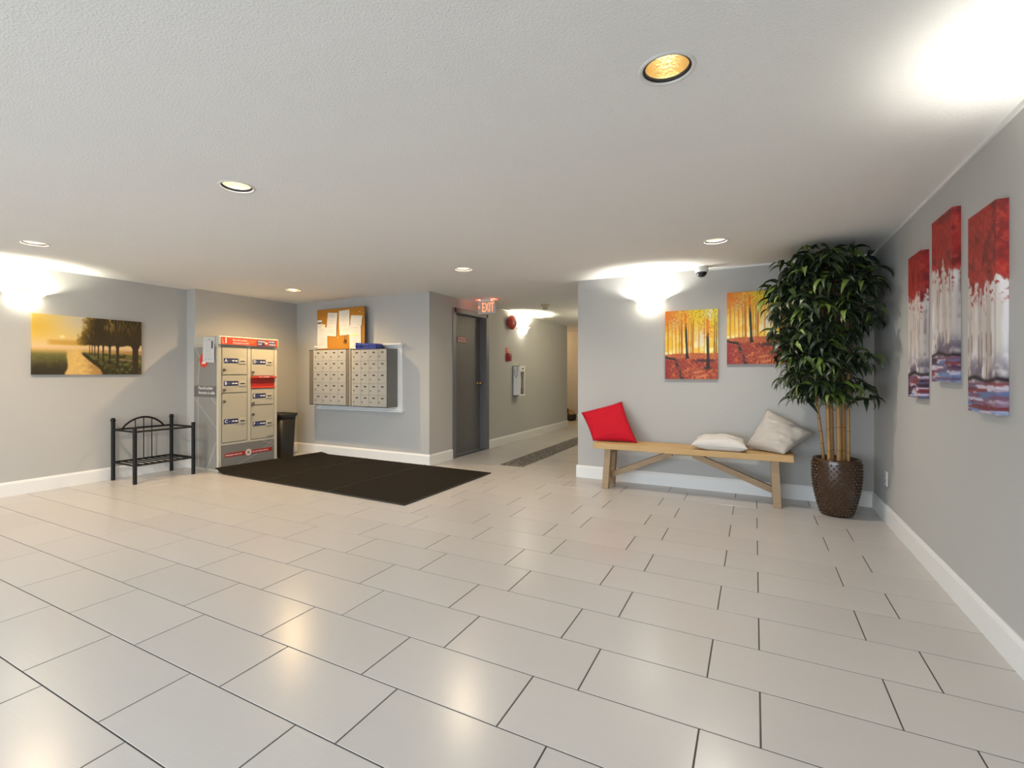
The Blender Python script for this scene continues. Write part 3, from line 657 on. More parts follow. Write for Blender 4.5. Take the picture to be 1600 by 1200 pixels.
# ------------------------------------------------------------------ mailboxes on a white mounting board
M_MBD = mat('mailbox_door_paint', (.335, .34, .328), .45, noise=(8, .015), rand=.015); M_MBF = mat('mailbox_rail', (.20, .175, .145), .45, metal=.3, noise=(30, .12))
M_MBS = mat('mailbox_side', (.155, .155, .148), .45, noise=(8, .04)); M_PLATE = mat('plate_dark', (.05, .045, .04), .5, noise=(20, .1))
bd = thing('mounting_board', 'white wooden mounting board with ledges behind the grey mailboxes', 'board', (-4.86, YM, .66), 0)
MB().box(-.77, .765, -.022, 0, .03, .88).build('panel', M_BASE, bd)
MB().box(-.80, .80, -.085, 0, .885, .91, .004).box(-.785, .785, -.05, 0, .862, .885, .004).build('top_ledge', M_BASE, bd)
MB().box(-.78, .79, -.055, 0, .0, .022, .004).box(-.775, .78, -.035, 0, .022, .045, .004).build('bottom_ledge', M_BASE, bd)
def mail_unit(label, x0, x1, xl, xr, z0, z1, yb, depth, group):
    t = thing('mailbox_unit', label, 'mailbox', ((x0+x1)/2, yb, z0), 0, group); c = (x0+x1)/2; Hh = z1-z0
    MB().box(x0-c, x1-c, -depth+.012, 0, 0, Hh, .002).build('cabinet', M_MBS, t)
    if xl-x0 > .03: MB().box(x0-c, xl-c-.012, -depth-.004, -depth+.012, 0, Hh).build('side_rail', M_MBF, t)
    if x1-xr > .03: MB().box(xr-c+.004, x1-c, -depth-.004, -depth+.012, 0, Hh).build('side_rail', M_MBF, t)
    MB().box(xl-c-.012, xl-c-.002, -depth-.008, -depth+.012, 0, Hh).build('bright_strip', M_LEDGE, t)
    if x1-xr > .03: MB().box(x1-c-.016, x1-c-.006, -depth-.008, -depth, 0, Hh).build('bright_strip', M_LEDGE, t)
    MB().box(x0-c, x1-c, -depth-.004, -depth+.012, Hh-.008, Hh).box(x0-c, x1-c, -depth-.004, -depth+.012, 0, .008).build('edge_rail', M_PLATE, t)
    nx, nz = 4, 5; dw, dh = (xr-xl)/nx, (Hh-.016)/nz
    dm = MB().box(.0012, dw-.0012, -.008, 0, .0012, dh-.0012, .0008).mesh('door', M_MBD); pm = MB().box(dw*.38, dw*.66, -.0095, -.0075, dh*.68, dh*.80).mesh('number_plate', M_PLATE)
    km = MB().lathe([(.008, 0), (.008, .006), (.0005, .007)], n=10).mesh('lock', M_STEEL)
    for j in range(nz):
        for i in range(nx):
            d = link('door', dm, t, (xl-c+i*dw, -depth, .008+j*dh)); link('number_plate', pm, d); link('lock', km, d, (dw*.16, -.008, dh*.38), (PI/2, 0, 0))
    return t
YMB = YM-.022
mail_unit('bank of twenty grey mailboxes nearer the waste bin, with wide metal side rails', -5.585, -4.792, -5.482, -4.876, .733, 1.505, YMB, .205, 'mailbox units')
mail_unit('bank of twenty grey mailboxes with dark side panel, below the blue tray', -4.788, -4.167, -4.758, -4.170, .731, 1.494, YMB, .205, 'mailbox units')
# cork board leaning above the mailboxes
M_CORK = mat('cork', (.40, .185, .030), .9, spec=.15, noise=(120, .25), bump=(300, .2)); M_CORKE = mat('cork_frame', (.16, .10, .045), .7, noise=(20, .1))
ck = thing('cork_board', 'orange-brown cork notice board above the mailboxes', 'notice board', (-5.116, YM-.088, 1.506), 0)
MB().box(-.446, .446, -.014, 0, 0, .574).build('cork_sheet', M_CORK, ck)
MB().box(-.450, -.446, -.016, 0, 0, .578).box(.446, .450, -.016, 0, 0, .578).box(-.450, .450, -.016, 0, .574, .578).build('edge_band', M_CORKE, ck)
for x, z in ((.0, .50), (-.05, .17), (.36, .51), (.33, .33)): MB().lathe([(.006, 0), (.007, .002), (.003, .0035), (.0005, .0035)], n=8).build('push_pin', M_TXTW, ck, (x, -.014, z), (PI/2, 0, 0))
PX, PZ = -5.116, 1.562; yp = YM-.1045
G1 = 'papers pinned on the cork board'
sheet('paper_notice', 'tilted sheet pinned high on the cork board, second from its waste-bin side', .19, .33, (PX-.155, yp, PZ+.30), (0, R(4), 0), 11, seed=1, group=G1, bend=.012)
sheet('paper_notice', 'sheet pinned at the top middle of the cork board, beside the tilted sheet', .20, .345, (PX+.085, yp, PZ+.315), (0, R(-3), 0), 12, seed=2, group=G1, bend=.010)
sheet('paper_notice', 'small wide card pinned on the cork board above the sheet with yellow highlight', .21, .135, (PX+.305, yp, PZ+.335), (0, R(4), 0), 3, seed=3, group=G1, bend=.012)
def hl(o, surf, W, Hh): MB().box(-W*.18, W*.2, surf(.5, .4)-.0018, surf(.5, .4)-.0006, Hh*.06, Hh*.11).build('highlight', mat('yellow_marker', (.80, .66, .10), .8, noise=(20, .05)), o)
sheet('paper_notice', 'sheet with a yellow highlighted line pinned low on the cork board', .215, .345, (PX+.285, yp-.001, PZ+.105), (0, R(-2), 0), 10, seed=5, extra=hl, group=G1, bend=.006)
sheet('paper_notice', 'long sheet pinned at the lower corner of the cork board over the first mailbox column', .20, .30, (PX-.345, yp, PZ+.115), (0, R(0), 0), 9, seed=6, group=G1, bend=.006)
sheet('business_card', 'small dark-striped card tucked at the cork board edge', .088, .056, (PX-.40, yp, PZ+.345), (0, 0, 0), 0, seed=7, group=G1, cat='card', bend=.003, extra=lambda o, s_, W, Hh: MB().box(-W*.45, W*.45, s_(.5, .6)-.001, s_(.5, .6), -Hh*.45, -Hh*.02).build('dark_band', M_INK, o))
sheet('business_card', 'plain white card below the striped card on the cork board', .088, .056, (PX-.40, yp, PZ+.29), (0, 0, 0), 2, seed=8, group=G1, cat='card', bend=.003)
sheet('business_card', 'cream card beside the plain white card on the cork board', .07, .05, (PX-.325, yp, PZ+.285), (0, R(5), 0), 0, m=mat('cream_card', (.75, .66, .46), .8, noise=(9, .03)), seed=9, group=G1, cat='card', bend=.003)
ky = thing('key_bunch', 'bunch of dark keys hanging on the cork board', 'keys', (PX+.10, YM-.103, PZ+.10), 0)
MB().tube([(.02*math.cos(a), -.006, .02*math.sin(a)) for a in [2*PI*k/14 for k in range(15)]], .0025, 6, cap=False).build('ring', M_STEEL, ky)
for k, a in enumerate((-.35, .05, .45)):
    e = link('key', MB().box(-.009, .009, -.003, 0, -.03, -.012, .001).box(-.004, .004, -.002, 0, -.065, -.03).mesh('key', M_BLACK if k != 1 else M_STEEL), ky, (0, -.004-.003*k, -.012), (0, a, 0))
# blue letter tray on top of the mailboxes
M_BLUE = mat('blue_plastic', (.03, .055, .30), .4, noise=(9, .05))
tb = thing('letter_tray', 'bright blue perforated plastic tray lying on top of the mailboxes', 'tray', (-4.53, YMB-.145, 1.496), R(-2))
tw, td, th_ = .37, .12, .066
mb = MB().box(-tw/2, tw/2, -td/2, td/2, 0, .004); mb.box(-tw/2, tw/2, td/2-.004, td/2, .004, th_); mb.box(-tw/2, -tw/2+.004, -td/2, td/2, .004, th_+.02); mb.box(tw/2-.004, tw/2, -td/2, td/2, .004, th_*.7)
mb.box(-tw/2, tw/2, -td/2, -td/2+.004, .004, .014); mb.box(-tw/2, tw/2, -td/2, -td/2+.004, th_-.014, th_)
for k in range(15): x = -tw/2+tw*k/14; mb.box(max(x-.005, -tw/2), min(x+.005, tw/2), -td/2, -td/2+.004, .014, th_-.014)
mb.build('tray_body', M_BLUE, tb)
MB().beam((-tw/2, -td/2+.02, th_+.012), (tw/2+.03, -td/2+.05, th_-.005), .05, .006).build('loose_lid', mat('blue_plastic_pale', (.05, .08, .33), .4, noise=(9, .05)), tb)
# ------------------------------------------------------------------ black metal shoe rack without its seat
rk = thing('shoe_rack', 'black metal shoe rack frame with arched back by the left wall', 'rack', (-6.015, 3.015, 0), 0)
bx, fx, ya, yb_ = -6.238-rk.location.x, -5.79-rk.location.x, 2.715-3.015, 3.315-3.015
for x, y, zt, fin in ((bx, ya, .652, 1), (bx, yb_, .652, 1), (fx, ya, .595, 0), (fx, yb_, .60, 0)):
    p = MB().tube([(x, y, 0), (x, y, zt)], .0195, 12).build('post', M_BLACK, rk)
    if fin: MB().lathe([(.020, 0), (.027, .004), (.027, .010), (.018, .018), (.022, .026), (.012, .034), (.0005, .036)], (x, y, zt-.004), n=14).build('finial', M_BLACK, p)
    else: MB().lathe([(.0215, 0), (.0235, .003), (.0235, .007), (.0005, .010)], (x, y, zt-.004), n=14).build('cap', M_BLACK, p)
zt_, zl = .553, .195
for nm, a, b_ in (('back_rail', (bx, ya, zt_), (bx, yb_, zt_)), ('front_rail', (fx, ya, zt_), (fx, yb_, zt_)), ('side_rail', (bx, ya, zt_), (fx, ya, zt_)), ('side_rail', (bx, yb_, zt_), (fx, yb_, zt_)),
                  ('shelf_rail', (bx, ya, zl), (bx, yb_, zl)), ('shelf_rail', (fx, ya, zl), (fx, yb_, zl)), ('shelf_rail', (bx, ya, zl), (fx, ya, zl)), ('shelf_rail', (bx, yb_, zl), (fx, yb_, zl))):
    MB().tube([a, b_], .0105, 8).build(nm, M_BLACK, rk)
for k in range(1, 9): y = ya+(yb_-ya)*k/9; MB().tube([(bx, y, zl+.004), (fx, y, zl+.004)], .0068, 6).build('shelf_slat', M_BLACK, rk)
yc_ = (ya+yb_)/2
arch = []
for k in range(17):
    t_ = -1+2*k/16; arch.append((bx, yc_+t_*.215, zt_+.004+.115*(1-t_*t_)**.9 if abs(t_) < 1 else zt_))
MB().tube(arch, .0105, 8).build('arch', M_BLACK, rk)
for dy in (-.085, 0, .085):
    t_ = dy/.215; MB().tube([(bx, yc_+dy, zl), (bx, yc_+dy, zt_+.115*(1-t_*t_)**.9)], .0058, 6).build('spindle', M_BLACK, rk)
# ------------------------------------------------------------------ wooden trestle bench
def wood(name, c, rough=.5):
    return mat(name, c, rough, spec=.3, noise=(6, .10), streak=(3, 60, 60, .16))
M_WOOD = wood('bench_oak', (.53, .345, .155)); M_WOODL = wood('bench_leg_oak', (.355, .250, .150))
bx0, bx1, by0, by1, bzt = -1.462, .298, 4.805, 5.165, .463
bc = Vector(((bx0+bx1)/2, (by0+by1)/2, 0))
be = thing('wooden_bench', 'long pale wooden trestle bench with crossed braces against the wall', 'bench', bc, 0)
hw, hd_ = (bx1-bx0)/2, (by1-by0)/2
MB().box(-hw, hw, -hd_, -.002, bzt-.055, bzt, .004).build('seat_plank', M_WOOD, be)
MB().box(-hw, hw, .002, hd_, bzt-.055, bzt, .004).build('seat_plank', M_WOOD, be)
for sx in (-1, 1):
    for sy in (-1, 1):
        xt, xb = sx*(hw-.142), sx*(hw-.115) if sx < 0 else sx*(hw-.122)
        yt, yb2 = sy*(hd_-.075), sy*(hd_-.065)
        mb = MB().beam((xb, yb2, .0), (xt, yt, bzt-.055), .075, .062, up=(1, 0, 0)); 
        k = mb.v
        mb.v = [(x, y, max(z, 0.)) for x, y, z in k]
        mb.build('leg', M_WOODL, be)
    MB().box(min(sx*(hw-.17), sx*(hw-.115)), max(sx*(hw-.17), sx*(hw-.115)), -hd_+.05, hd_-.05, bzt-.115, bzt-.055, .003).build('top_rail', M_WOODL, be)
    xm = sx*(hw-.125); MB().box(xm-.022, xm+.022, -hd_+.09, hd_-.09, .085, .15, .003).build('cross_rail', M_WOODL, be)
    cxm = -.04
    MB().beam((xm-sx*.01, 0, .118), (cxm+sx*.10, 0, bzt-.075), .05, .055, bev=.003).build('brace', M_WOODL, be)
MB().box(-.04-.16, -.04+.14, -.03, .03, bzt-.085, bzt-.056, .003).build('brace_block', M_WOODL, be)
# ------------------------------------------------------------------ cushions (corners in order: bottom-left, bottom-right, top-right, top-left)
def cushion(name, label, corners, T, m, pinch=.08, n=36, wr=.006, piping=None, seed=0, base=None, sag=0.):
    A, B, C, D = [Vector(c) for c in corners]; cen = (A+B+C+D)/4; root = Vector((cen.x, cen.y, bzt if base is None else base))
    nrm = ((B-A)+(C-D)).cross((D-A)+(C-B)).normalized()
    if nrm.y > 0: nrm = -nrm
    def P(u, v):                           # u,v in -1..1
        pu = u*(1-pinch*(1-v*v)*abs(u)**1.5); pv = v*(1-pinch*(1-u*u)*abs(v)**1.5)
        s, t = (pu+1)/2, (pv+1)/2
        return (A*(1-s)+B*s)*(1-t)+(D*(1-s)+C*s)*t
    vs = []; idx = {}
    for side in (1, -1):
        for j in range(n+1):
            for i in range(n+1):
                u, v = -1+2*i/n, -1+2*j/n; edge = i in (0, n) or j in (0, n)
                if side == -1 and edge: idx[(side, i, j)] = idx[(1, i, j)]; continue
                hgt = T/2*(max(0, (1-u**2)*(1-v**2)))**.42
                q = P(u, v)
                if not edge:
                    e_ = 1-min(abs(u), abs(v))*0-max(abs(u), abs(v)); wv = wr*(float(fbm(u*2.6+v*1.6+seed*7+side, v*4.2-u*1.2+3, 3))-.5)*3.0*min(1, e_*4)
                    q = q+nrm*side*(hgt+wv)
                q = Vector((q.x, q.y, max(q.z, root.z+.002)))
                idx[(side, i, j)] = len(vs); vs.append(q-root)
    fs = []
    for j in range(n):
        for i in range(n):
            a = [idx[(1, i, j)], idx[(1, i+1, j)], idx[(1, i+1, j+1)], idx[(1, i, j+1)]]; fs.append(tuple(a))
            b = [idx[(-1, i, j)], idx[(-1, i, j+1)], idx[(-1, i+1, j+1)], idx[(-1, i+1, j)]]; fs.append(tuple(b))
    t = thing(name, label, 'cushion', root)
    MB().add(vs, fs, True).build('cover', m, t)
    ring = [(i, 0) for i in range(n)]+[(n, j) for j in range(n)]+[(i, n) for i in range(n, 0, -1)]+[(0, j) for j in range(n, 0, -1)]
    pts = [vs[idx[(1, i, j)]] for i, j in ring]; pts.append(pts[0])
    MB().tube(pts, .0042 if piping else .0022, 6, cap=False).build('piping' if piping else 'seam', piping or m, t)
    return t
M_REDC = mat('red_linen', (.50, .008, .022), .85, spec=.2, noise=(90, .08), bump=(500, .15)); M_REDP = mat('red_piping', (.33, .006, .015), .8, noise=(40, .05))
M_SIL = mat('silver_satin', (.47, .435, .395), .42, spec=.45, noise=(7, .08), bump=(15, .45)); M_CRM = mat('cream_satin', (.62, .59, .55), .5, spec=.35, noise=(9, .04), bump=(18, .35))
def P3(u, v, Y):                            # a point of the photograph on the vertical plane y = Y
    s, c = math.sin(YAW), math.cos(YAW); a = (u-CXP)/FPX; d = (-s+c*a, c+s*a, (CYP-v)/FPX); t = Y/d[1]
    return (d[0]*t, Y, CAMH+d[2]*t)
zb = bzt+.006
cushion('red_cushion', 'bright red piped cushion leaning at the hallway end of the bench', [(-1.495, 4.93, zb), (-1.055, 4.985, zb), (-1.262, 5.185, .868), (-1.700, 5.165, .735)], .15, M_REDC, .055, piping=M_REDP, seed=1)
cushion('cream_cushion', 'small pale cushion lying flat on the middle of the bench', [(-.525, 4.790, .512), (-.050, 4.790, .506), (-.065, 5.09, .535), (-.500, 5.075, .545)], .150, M_CRM, .10, seed=2, wr=.010)
cushion('silver_cushion', 'large silvery satin cushion propped on its corner beside the planter', [(-.085, 5.05, .478), (.225, 4.87, zb), (.470, 5.08, .640), (.108, 5.195, .838)], .15, M_SIL, .06, seed=3, wr=.008)
# ------------------------------------------------------------------ studded planter with bamboo
M_POT = mat('glazed_brown', (.045, .020, .008), .22, spec=.6, noise=(12, .2)); M_SOIL = mat('bark_mulch', (.10, .055, .03), .95, noise=(40, .5), bump=(60, .8))
M_CANE = mat('bamboo_cane', (.36, .20, .065), .45, noise=(8, .15), streak=(40, 40, 4, .2)); M_NODE = mat('bamboo_node', (.20, .10, .035), .6, noise=(20, .1))
PXY = Vector((.603, 4.845, 0)); pl = thing('potted_bamboo', 'tall artificial bamboo in a studded brown planter in the corner', 'plant', PXY)
def pot_r(z): return .106+.066*math.sin(min(1, z/.37)*PI/2)**.85-.003*max(0, (z-.40)/.07)
prof = [(.0005, 0), (.097, 0)]+[(pot_r(z), z) for z in [.006+.454*k/14 for k in range(15)]]+[(pot_r(.46)-.004, .47), (pot_r(.46)-.016, .47), (pot_r(.46)-.022, .455), (pot_r(.4)-.024, .36)]
pot = MB().lathe(prof, n=48).build('pot', M_POT, pl)
sd = MB()
for j in range(18):
    z = .024+.0238*j; r = pot_r(z); n = 28
    for k in range(n):
        a = 2*PI*(k+.5*(j % 2))/n; c = Vector((math.cos(a), math.sin(a), 0)); tg_ = Vector((-math.sin(a), math.cos(a), 0)); up = Vector((0, 0, 1)); o_ = c*r+up*z
        rr_ = .0088; base = [o_+tg_*rr_*math.cos(q)+up*rr_*math.sin(q) for q in [2*PI*i/6 for i in range(6)]]; mid = [o_+c*.006+tg_*rr_*.62*math.cos(q)+up*rr_*.62*math.sin(q) for q in [2*PI*i/6 for i in range(6)]]
        sd.add(base+mid+[o_+c*.0095], [(i, (i+1) % 6, 6+(i+1) % 6, 6+i) for i in range(6)]+[(6+i, 6+(i+1) % 6, 12) for i in range(6)], True)
o = sd.build('studs', M_POT, pot); o['kind'] = 'stuff'
MB().lathe([(.0005, .42), (.08, .418), (.12, .41), (.152, .405)], n=36).build('mulch', M_SOIL, pl)
o = MB().tube([(-.11, -.06, .428), (-.06, -.08, .438), (-.02, -.06, .43)], .010, 6).tube([(-.09, -.1, .425), (-.055, -.075, .44), (-.05, -.03, .43)], .009, 6).build('bark_chips', mat('bark_chip', (.45, .20, .08), .8, noise=(20, .15)), pl)
CANES = [((-.085, .02), (-.20, -.02), 1.35, .013), ((-.055, -.045), (-.11, -.02), 2.0, .015), ((-.025, .03), (-.055, .06), 2.05, .016), ((.01, -.06), (-.02, -.05), 2.12, .018), ((.05, .0), (.035, .02), 2.1, .017), ((.075, -.04), (.075, -.02), 1.95, .013)]
def cane_pt(c, t): 
    (x0, y0), (x1, y1), zt, r = c; s = t**1.3
    return Vector((x0+(x1-x0)*s, y0+(y1-y0)*s, .40+(zt-.40)*t))
for c in CANES:
    n = 9; cn = MB().tube([cane_pt(c, k/n) for k in range(n+1)], c[3], 10, radii=[c[3]*(1-.35*k/n) for k in range(n+1)]).build('cane', M_CANE, pl)
    for k in range(1, n):
        q = cane_pt(c, k/n-.03); rr_ = c[3]*(1-.35*k/n); MB().lathe([(rr_*.98, -.004), (rr_*1.13, -.001), (rr_*1.13, .001), (rr_*.98, .004)], q, n=10).build('node_ring', M_NODE, cn)
M_LF = [mat('leaf_dark', (.018, .032, .014), .45, noise=(14, .25)), mat('leaf_mid', (.035, .062, .020), .45, noise=(14, .2)), mat('leaf_bright', (.115, .175, .030), .5, noise=(14, .15))]
def leaf_geo(L, W, a0, a1, twist=0.):
    n = 6; p = Vector((0, 0, 0)); pts = []
    for k in range(n+1):
        t = k/n; ang = a0+(a1-a0)*t**.8; pts.append((p.copy(), ang, W*(math.sin(PI*min(1, t*.97+.03)**.62))**1.0 if k < n else .0004)); p = p+Vector((math.cos(ang), 0, math.sin(ang)))*L/n
    vs = []; fs = []
    for k, (q, ang, w_) in enumerate(pts):
        nz = Vector((-math.sin(ang), 0, math.cos(ang))); tw = twist*k/n; side = Vector((0, math.cos(tw), 0))+nz*math.sin(tw)
        vs += [q+side*w_/2+nz*w_*.12, q, q-side*w_/2+nz*w_*.12]
    for k in range(n): b = 3*k; fs += [(b, b+3, b+4, b+1), (b+1, b+4, b+5, b+2)]
    return vs, fs
VAR = [(.175, .038, R(20), R(-105)), (.16, .033, R(5), R(-98)), (.18, .038, R(35), R(-100)), (.14, .034, R(-10), R(-95)), (.17, .036, R(48), R(-95))]
GEO = [leaf_geo(*v, twist=.3*(i-2)) for i, v in enumerate(VAR)]
LME = {(i, j): MB().add(g[0], g[1], True).mesh('leaf', M_LF[j]) for i, g in enumerate(GEO) for j in range(3)}
rl = random.Random(21); LEAVES = []; twigs = MB(); TW = []
def spray(tip, az, n, sc=1., lift=0.):
    got = []
    for k in range(n):
        a = az+R(rl.uniform(-14, 14))+(k-(n-1)/2)*R(300/n if n > 4 else 40)
        base = tip+Vector((math.cos(az), math.sin(az), 0))*rl.uniform(-.05, .02)
        i = rl.randrange(5); j = rl.choices((0, 1, 2), (.56, .26, .18))[0]
        M = Matrix.Translation(base) @ Matrix.Rotation(a, 4, 'Z') @ Matrix.Rotation(-lift+R(rl.uniform(-16, 12)), 4, 'Y') @ Matrix.Rotation(R(rl.uniform(-35, 35)), 4, 'X') @ Matrix.Scale(sc*rl.uniform(.8, 1.12), 4)
        P = [M @ v for v in GEO[i][0]]
        if max(p.x for p in P)+PXY.x > XR-.008 or max(p.y for p in P)+PXY.y > YB-.05 or max(p.z for p in P) > H-.006: continue
        got.append((i, j, M, P[len(P)//2]))
    return got
def env(z):                               # reach of the foliage at height z
    for z0, z1, r in ((.90, 1.10, .27), (1.10, 1.28, .33), (1.28, 1.5, .40), (1.5, 1.98, .46), (1.98, 2.2, .36)):
        if z0 <= z < z1: return r
    return .2
for i in range(250):
    z = .95+1.20*((i+.5)/250)**.85 if i >= 0 else 0
    az = rl.uniform(0, 2*PI) if i % 3 else R(rl.uniform(170, 300)); r = env(z)*math.sqrt(rl.uniform(.12, 1)); c = CANES[rl.randrange(1, 6)] if z > 1.3 else CANES[rl.choice((0, 1, 3, 4, 5))]
    t = min(.985, max(.02, (z-.10-.40)/(c[2]-.40))); b = cane_pt(c, t)
    axis = Vector((-.035, -.02, 0))
    tip = axis+Vector((math.cos(az)*r, math.sin(az)*r, z))
    if tip.x+PXY.x > XR-.05 or tip.y+PXY.y > YB-.05 or tip.z > H-.05: continue
    got = spray(tip, az, rl.choice((6, 7, 8)), rl.uniform(.92, 1.2))
    if not got: continue
    LEAVES += got; midp = (b+tip)/2+Vector((0, 0, .035)); TW.append([b, midp, tip])
for tip, az, n in ((Vector((-.235, -.28, 2.165)), R(200), 5), (Vector((.20, -.32, 1.96)), R(-40), 5), (Vector((-.47, -.12, 1.70)), R(185), 7), (Vector((-.43, -.05, 1.80)), R(180), 6), (Vector((.16, -.22, 1.05)), R(-25), 8), (Vector((-.18, -.16, 1.04)), R(200), 8), (Vector((.02, -.2, 1.08)), R(-90), 7)):
    g = spray(tip, az, n, 1., R(10)); LEAVES += g; c = CANES[3]; b = cane_pt(c, min(.98, max(.02, (tip.z-.12-.4)/(c[2]-.4)))); TW.append([b, (b+tip)/2+Vector((0, 0, .03)), tip])
for q in TW: twigs.tube(q, .003, 5, radii=[.004, .003, .002])
o = twigs.build('twigs', mat('twig', (.14, .10, .04), .7, noise=(20, .1)), pl); o['kind'] = 'stuff'
camp = Vector((0, 0, CAMH))-PXY
LEAVES.sort(key=lambda l: (l[3]-camp).length-.25*(1 if l[1] == 2 else 0))
bulk = {0: MB(), 1: MB(), 2: MB()}
for k, (i, j, M, _) in enumerate(LEAVES):
    if k < 300:
        o = link('leaf', LME[(i, j)], pl); o.matrix_basis = M
    else: bulk[j].add([M @ v for v in GEO[i][0]], GEO[i][1], True)
me = bpy.data.meshes.new('foliage'); allv = []; allf = []; mi = []
for j in range(3):
    k = len(allv); allv += bulk[j].v; allf += [tuple(i+k for i in f_) for f_ in bulk[j].f]; mi += [j]*len(bulk[j].f); me.materials.append(M_LF[j])
me.from_pydata(allv, [], allf); me.polygons.foreach_set('material_index', mi); me.polygons.foreach_set('use_smooth', [True]*len(mi)); me.update()
o = link('foliage', me, pl); o['kind'] = 'stuff'
# ------------------------------------------------------------------ printed canvases
def willow(u, v):
    n = fbm(u*14, v*8); n2 = fbm(u*40, v*22)
    c = mix(np.broadcast_to((.93, .79, .45), u.shape+(3,)), (.86, .81, .70), sst(.05, .45, u)*sst(.55, .0, v))
    c = mix(c, (.90, .78, .56), sst(.30, .52, v)); c = mix(c, (.86, .68, .20), np.exp(-((u-.02)**2/.02+(v-.22)**2/.03))*.6)
    c = mix(c, (.99, .92, .66), np.exp(-((u-.245)**2/.0004+(v-.36)**2/.0006)))
    far = sst(.10, .16, u)*sst(.50, .44, u)*np.exp(-((v-.445-.02*n)/.045)**4); c = mix(c, (.80, .60, .24), far*.8)
    c = mix(c, (.90, .76, .58), sst(.50, .54, v)*sst(.66, .56, v)*.8)
    riv = sst(.53, .6, v); c = mix(c, mix(np.broadcast_to((.85, .70, .42), u.shape+(3,)), (.68, .52, .30), sst(.30, .80, fbm(u*34, v*60)*.6+.4*sst(.38, .55, u))), riv)
    c = mix(c, (.92, .77, .42), riv*np.exp(-((u-.38)/.06)**2)*.6*sst(.3, .6, n2))
    bl = .285+.03*(n-.5)-.02*sst(.85, 1., v); left = sst(bl+.012, bl-.012, u)*sst(.56, .68, v)
    c = mix(c, mix(np.broadcast_to((.44, .42, .22), u.shape+(3,)), (.20, .18, .12), sst(.62, .95, v+.12*(n2-.5))), left)
    rb = .415+.19*sst(.60, 1., v)+.02*(n-.5); right = sst(rb-.012, rb+.012, u)*sst(.59+.04*(u-.4), .64+.04*(u-.4), v)
    c = mix(c, mix(np.broadcast_to((.40, .40, .20), u.shape+(3,)), (.20, .18, .10), sst(.3, .8, n2+.9*(v-.75)+.6*np.exp(-((u-rb)/.04)**2))), right)
    c = mix(c, (.62, .50, .34), right*np.exp(-((v-.72-.12*(u-.75))/.02)**2)*sst(.72, .8, u)*.8)
    crown_l = .44-.06*sst(.1, .4, v)+.07*(n2-.5)
    bot = .475+.015*np.abs(np.sin(u*26))-.03*sst(.75, 1., u)
    crown = sst(crown_l-.03, crown_l+.05, u)*sst(bot+.02, bot-.02, v)
    rays = 0*u; wsum = 1e-6+0*u
    for k, x in enumerate((.50, .532, .566, .612, .675, .752, .935)):      # shoots fan out from each pollard head
        du, dv = u-x, .50-v; r_ = np.hypot(du, dv*.65)+1e-4; wk = np.exp(-(du/(.03+.10*k/6))**2); rays = rays+wk*vnoise(np.arctan2(du, dv*.65)*(10+6*k)+9*k, r_*9); wsum = wsum+wk
    gap = sst(.50, .78, rays/wsum+.25*(n2-.5))
    cc = mix(np.broadcast_to((.235, .19, .105), u.shape+(3,)), (.80, .66, .33), gap*(.25+.75*sst(.42, .02, v))*sst(1.25, .40, u)*.85); cc = mix(cc, (.78, .60, .22), sst(.12, .0, u-crown_l)*.55)
    c = mix(c, cc, np.clip(crown*(1.1), 0, 1))
    for x, wd, b in ((.485, .006, .655), (.508, .007, .66), (.532, .009, .68), (.566, .012, .72), (.612, .015, .76), (.675, .020, .82), (.752, .028, .89), (.935, .062, 1.02)):
        ww = wd*(1+.6*sst(b-.08, b, v)+.5*sst(.54, .47, v)); c = mix(c, (.22, .175, .12), sst(ww/2+.004, ww/2-.004, np.abs(u-x))*sst(b+.01, b-.01, v)*sst(.40, .45, v))
    return c
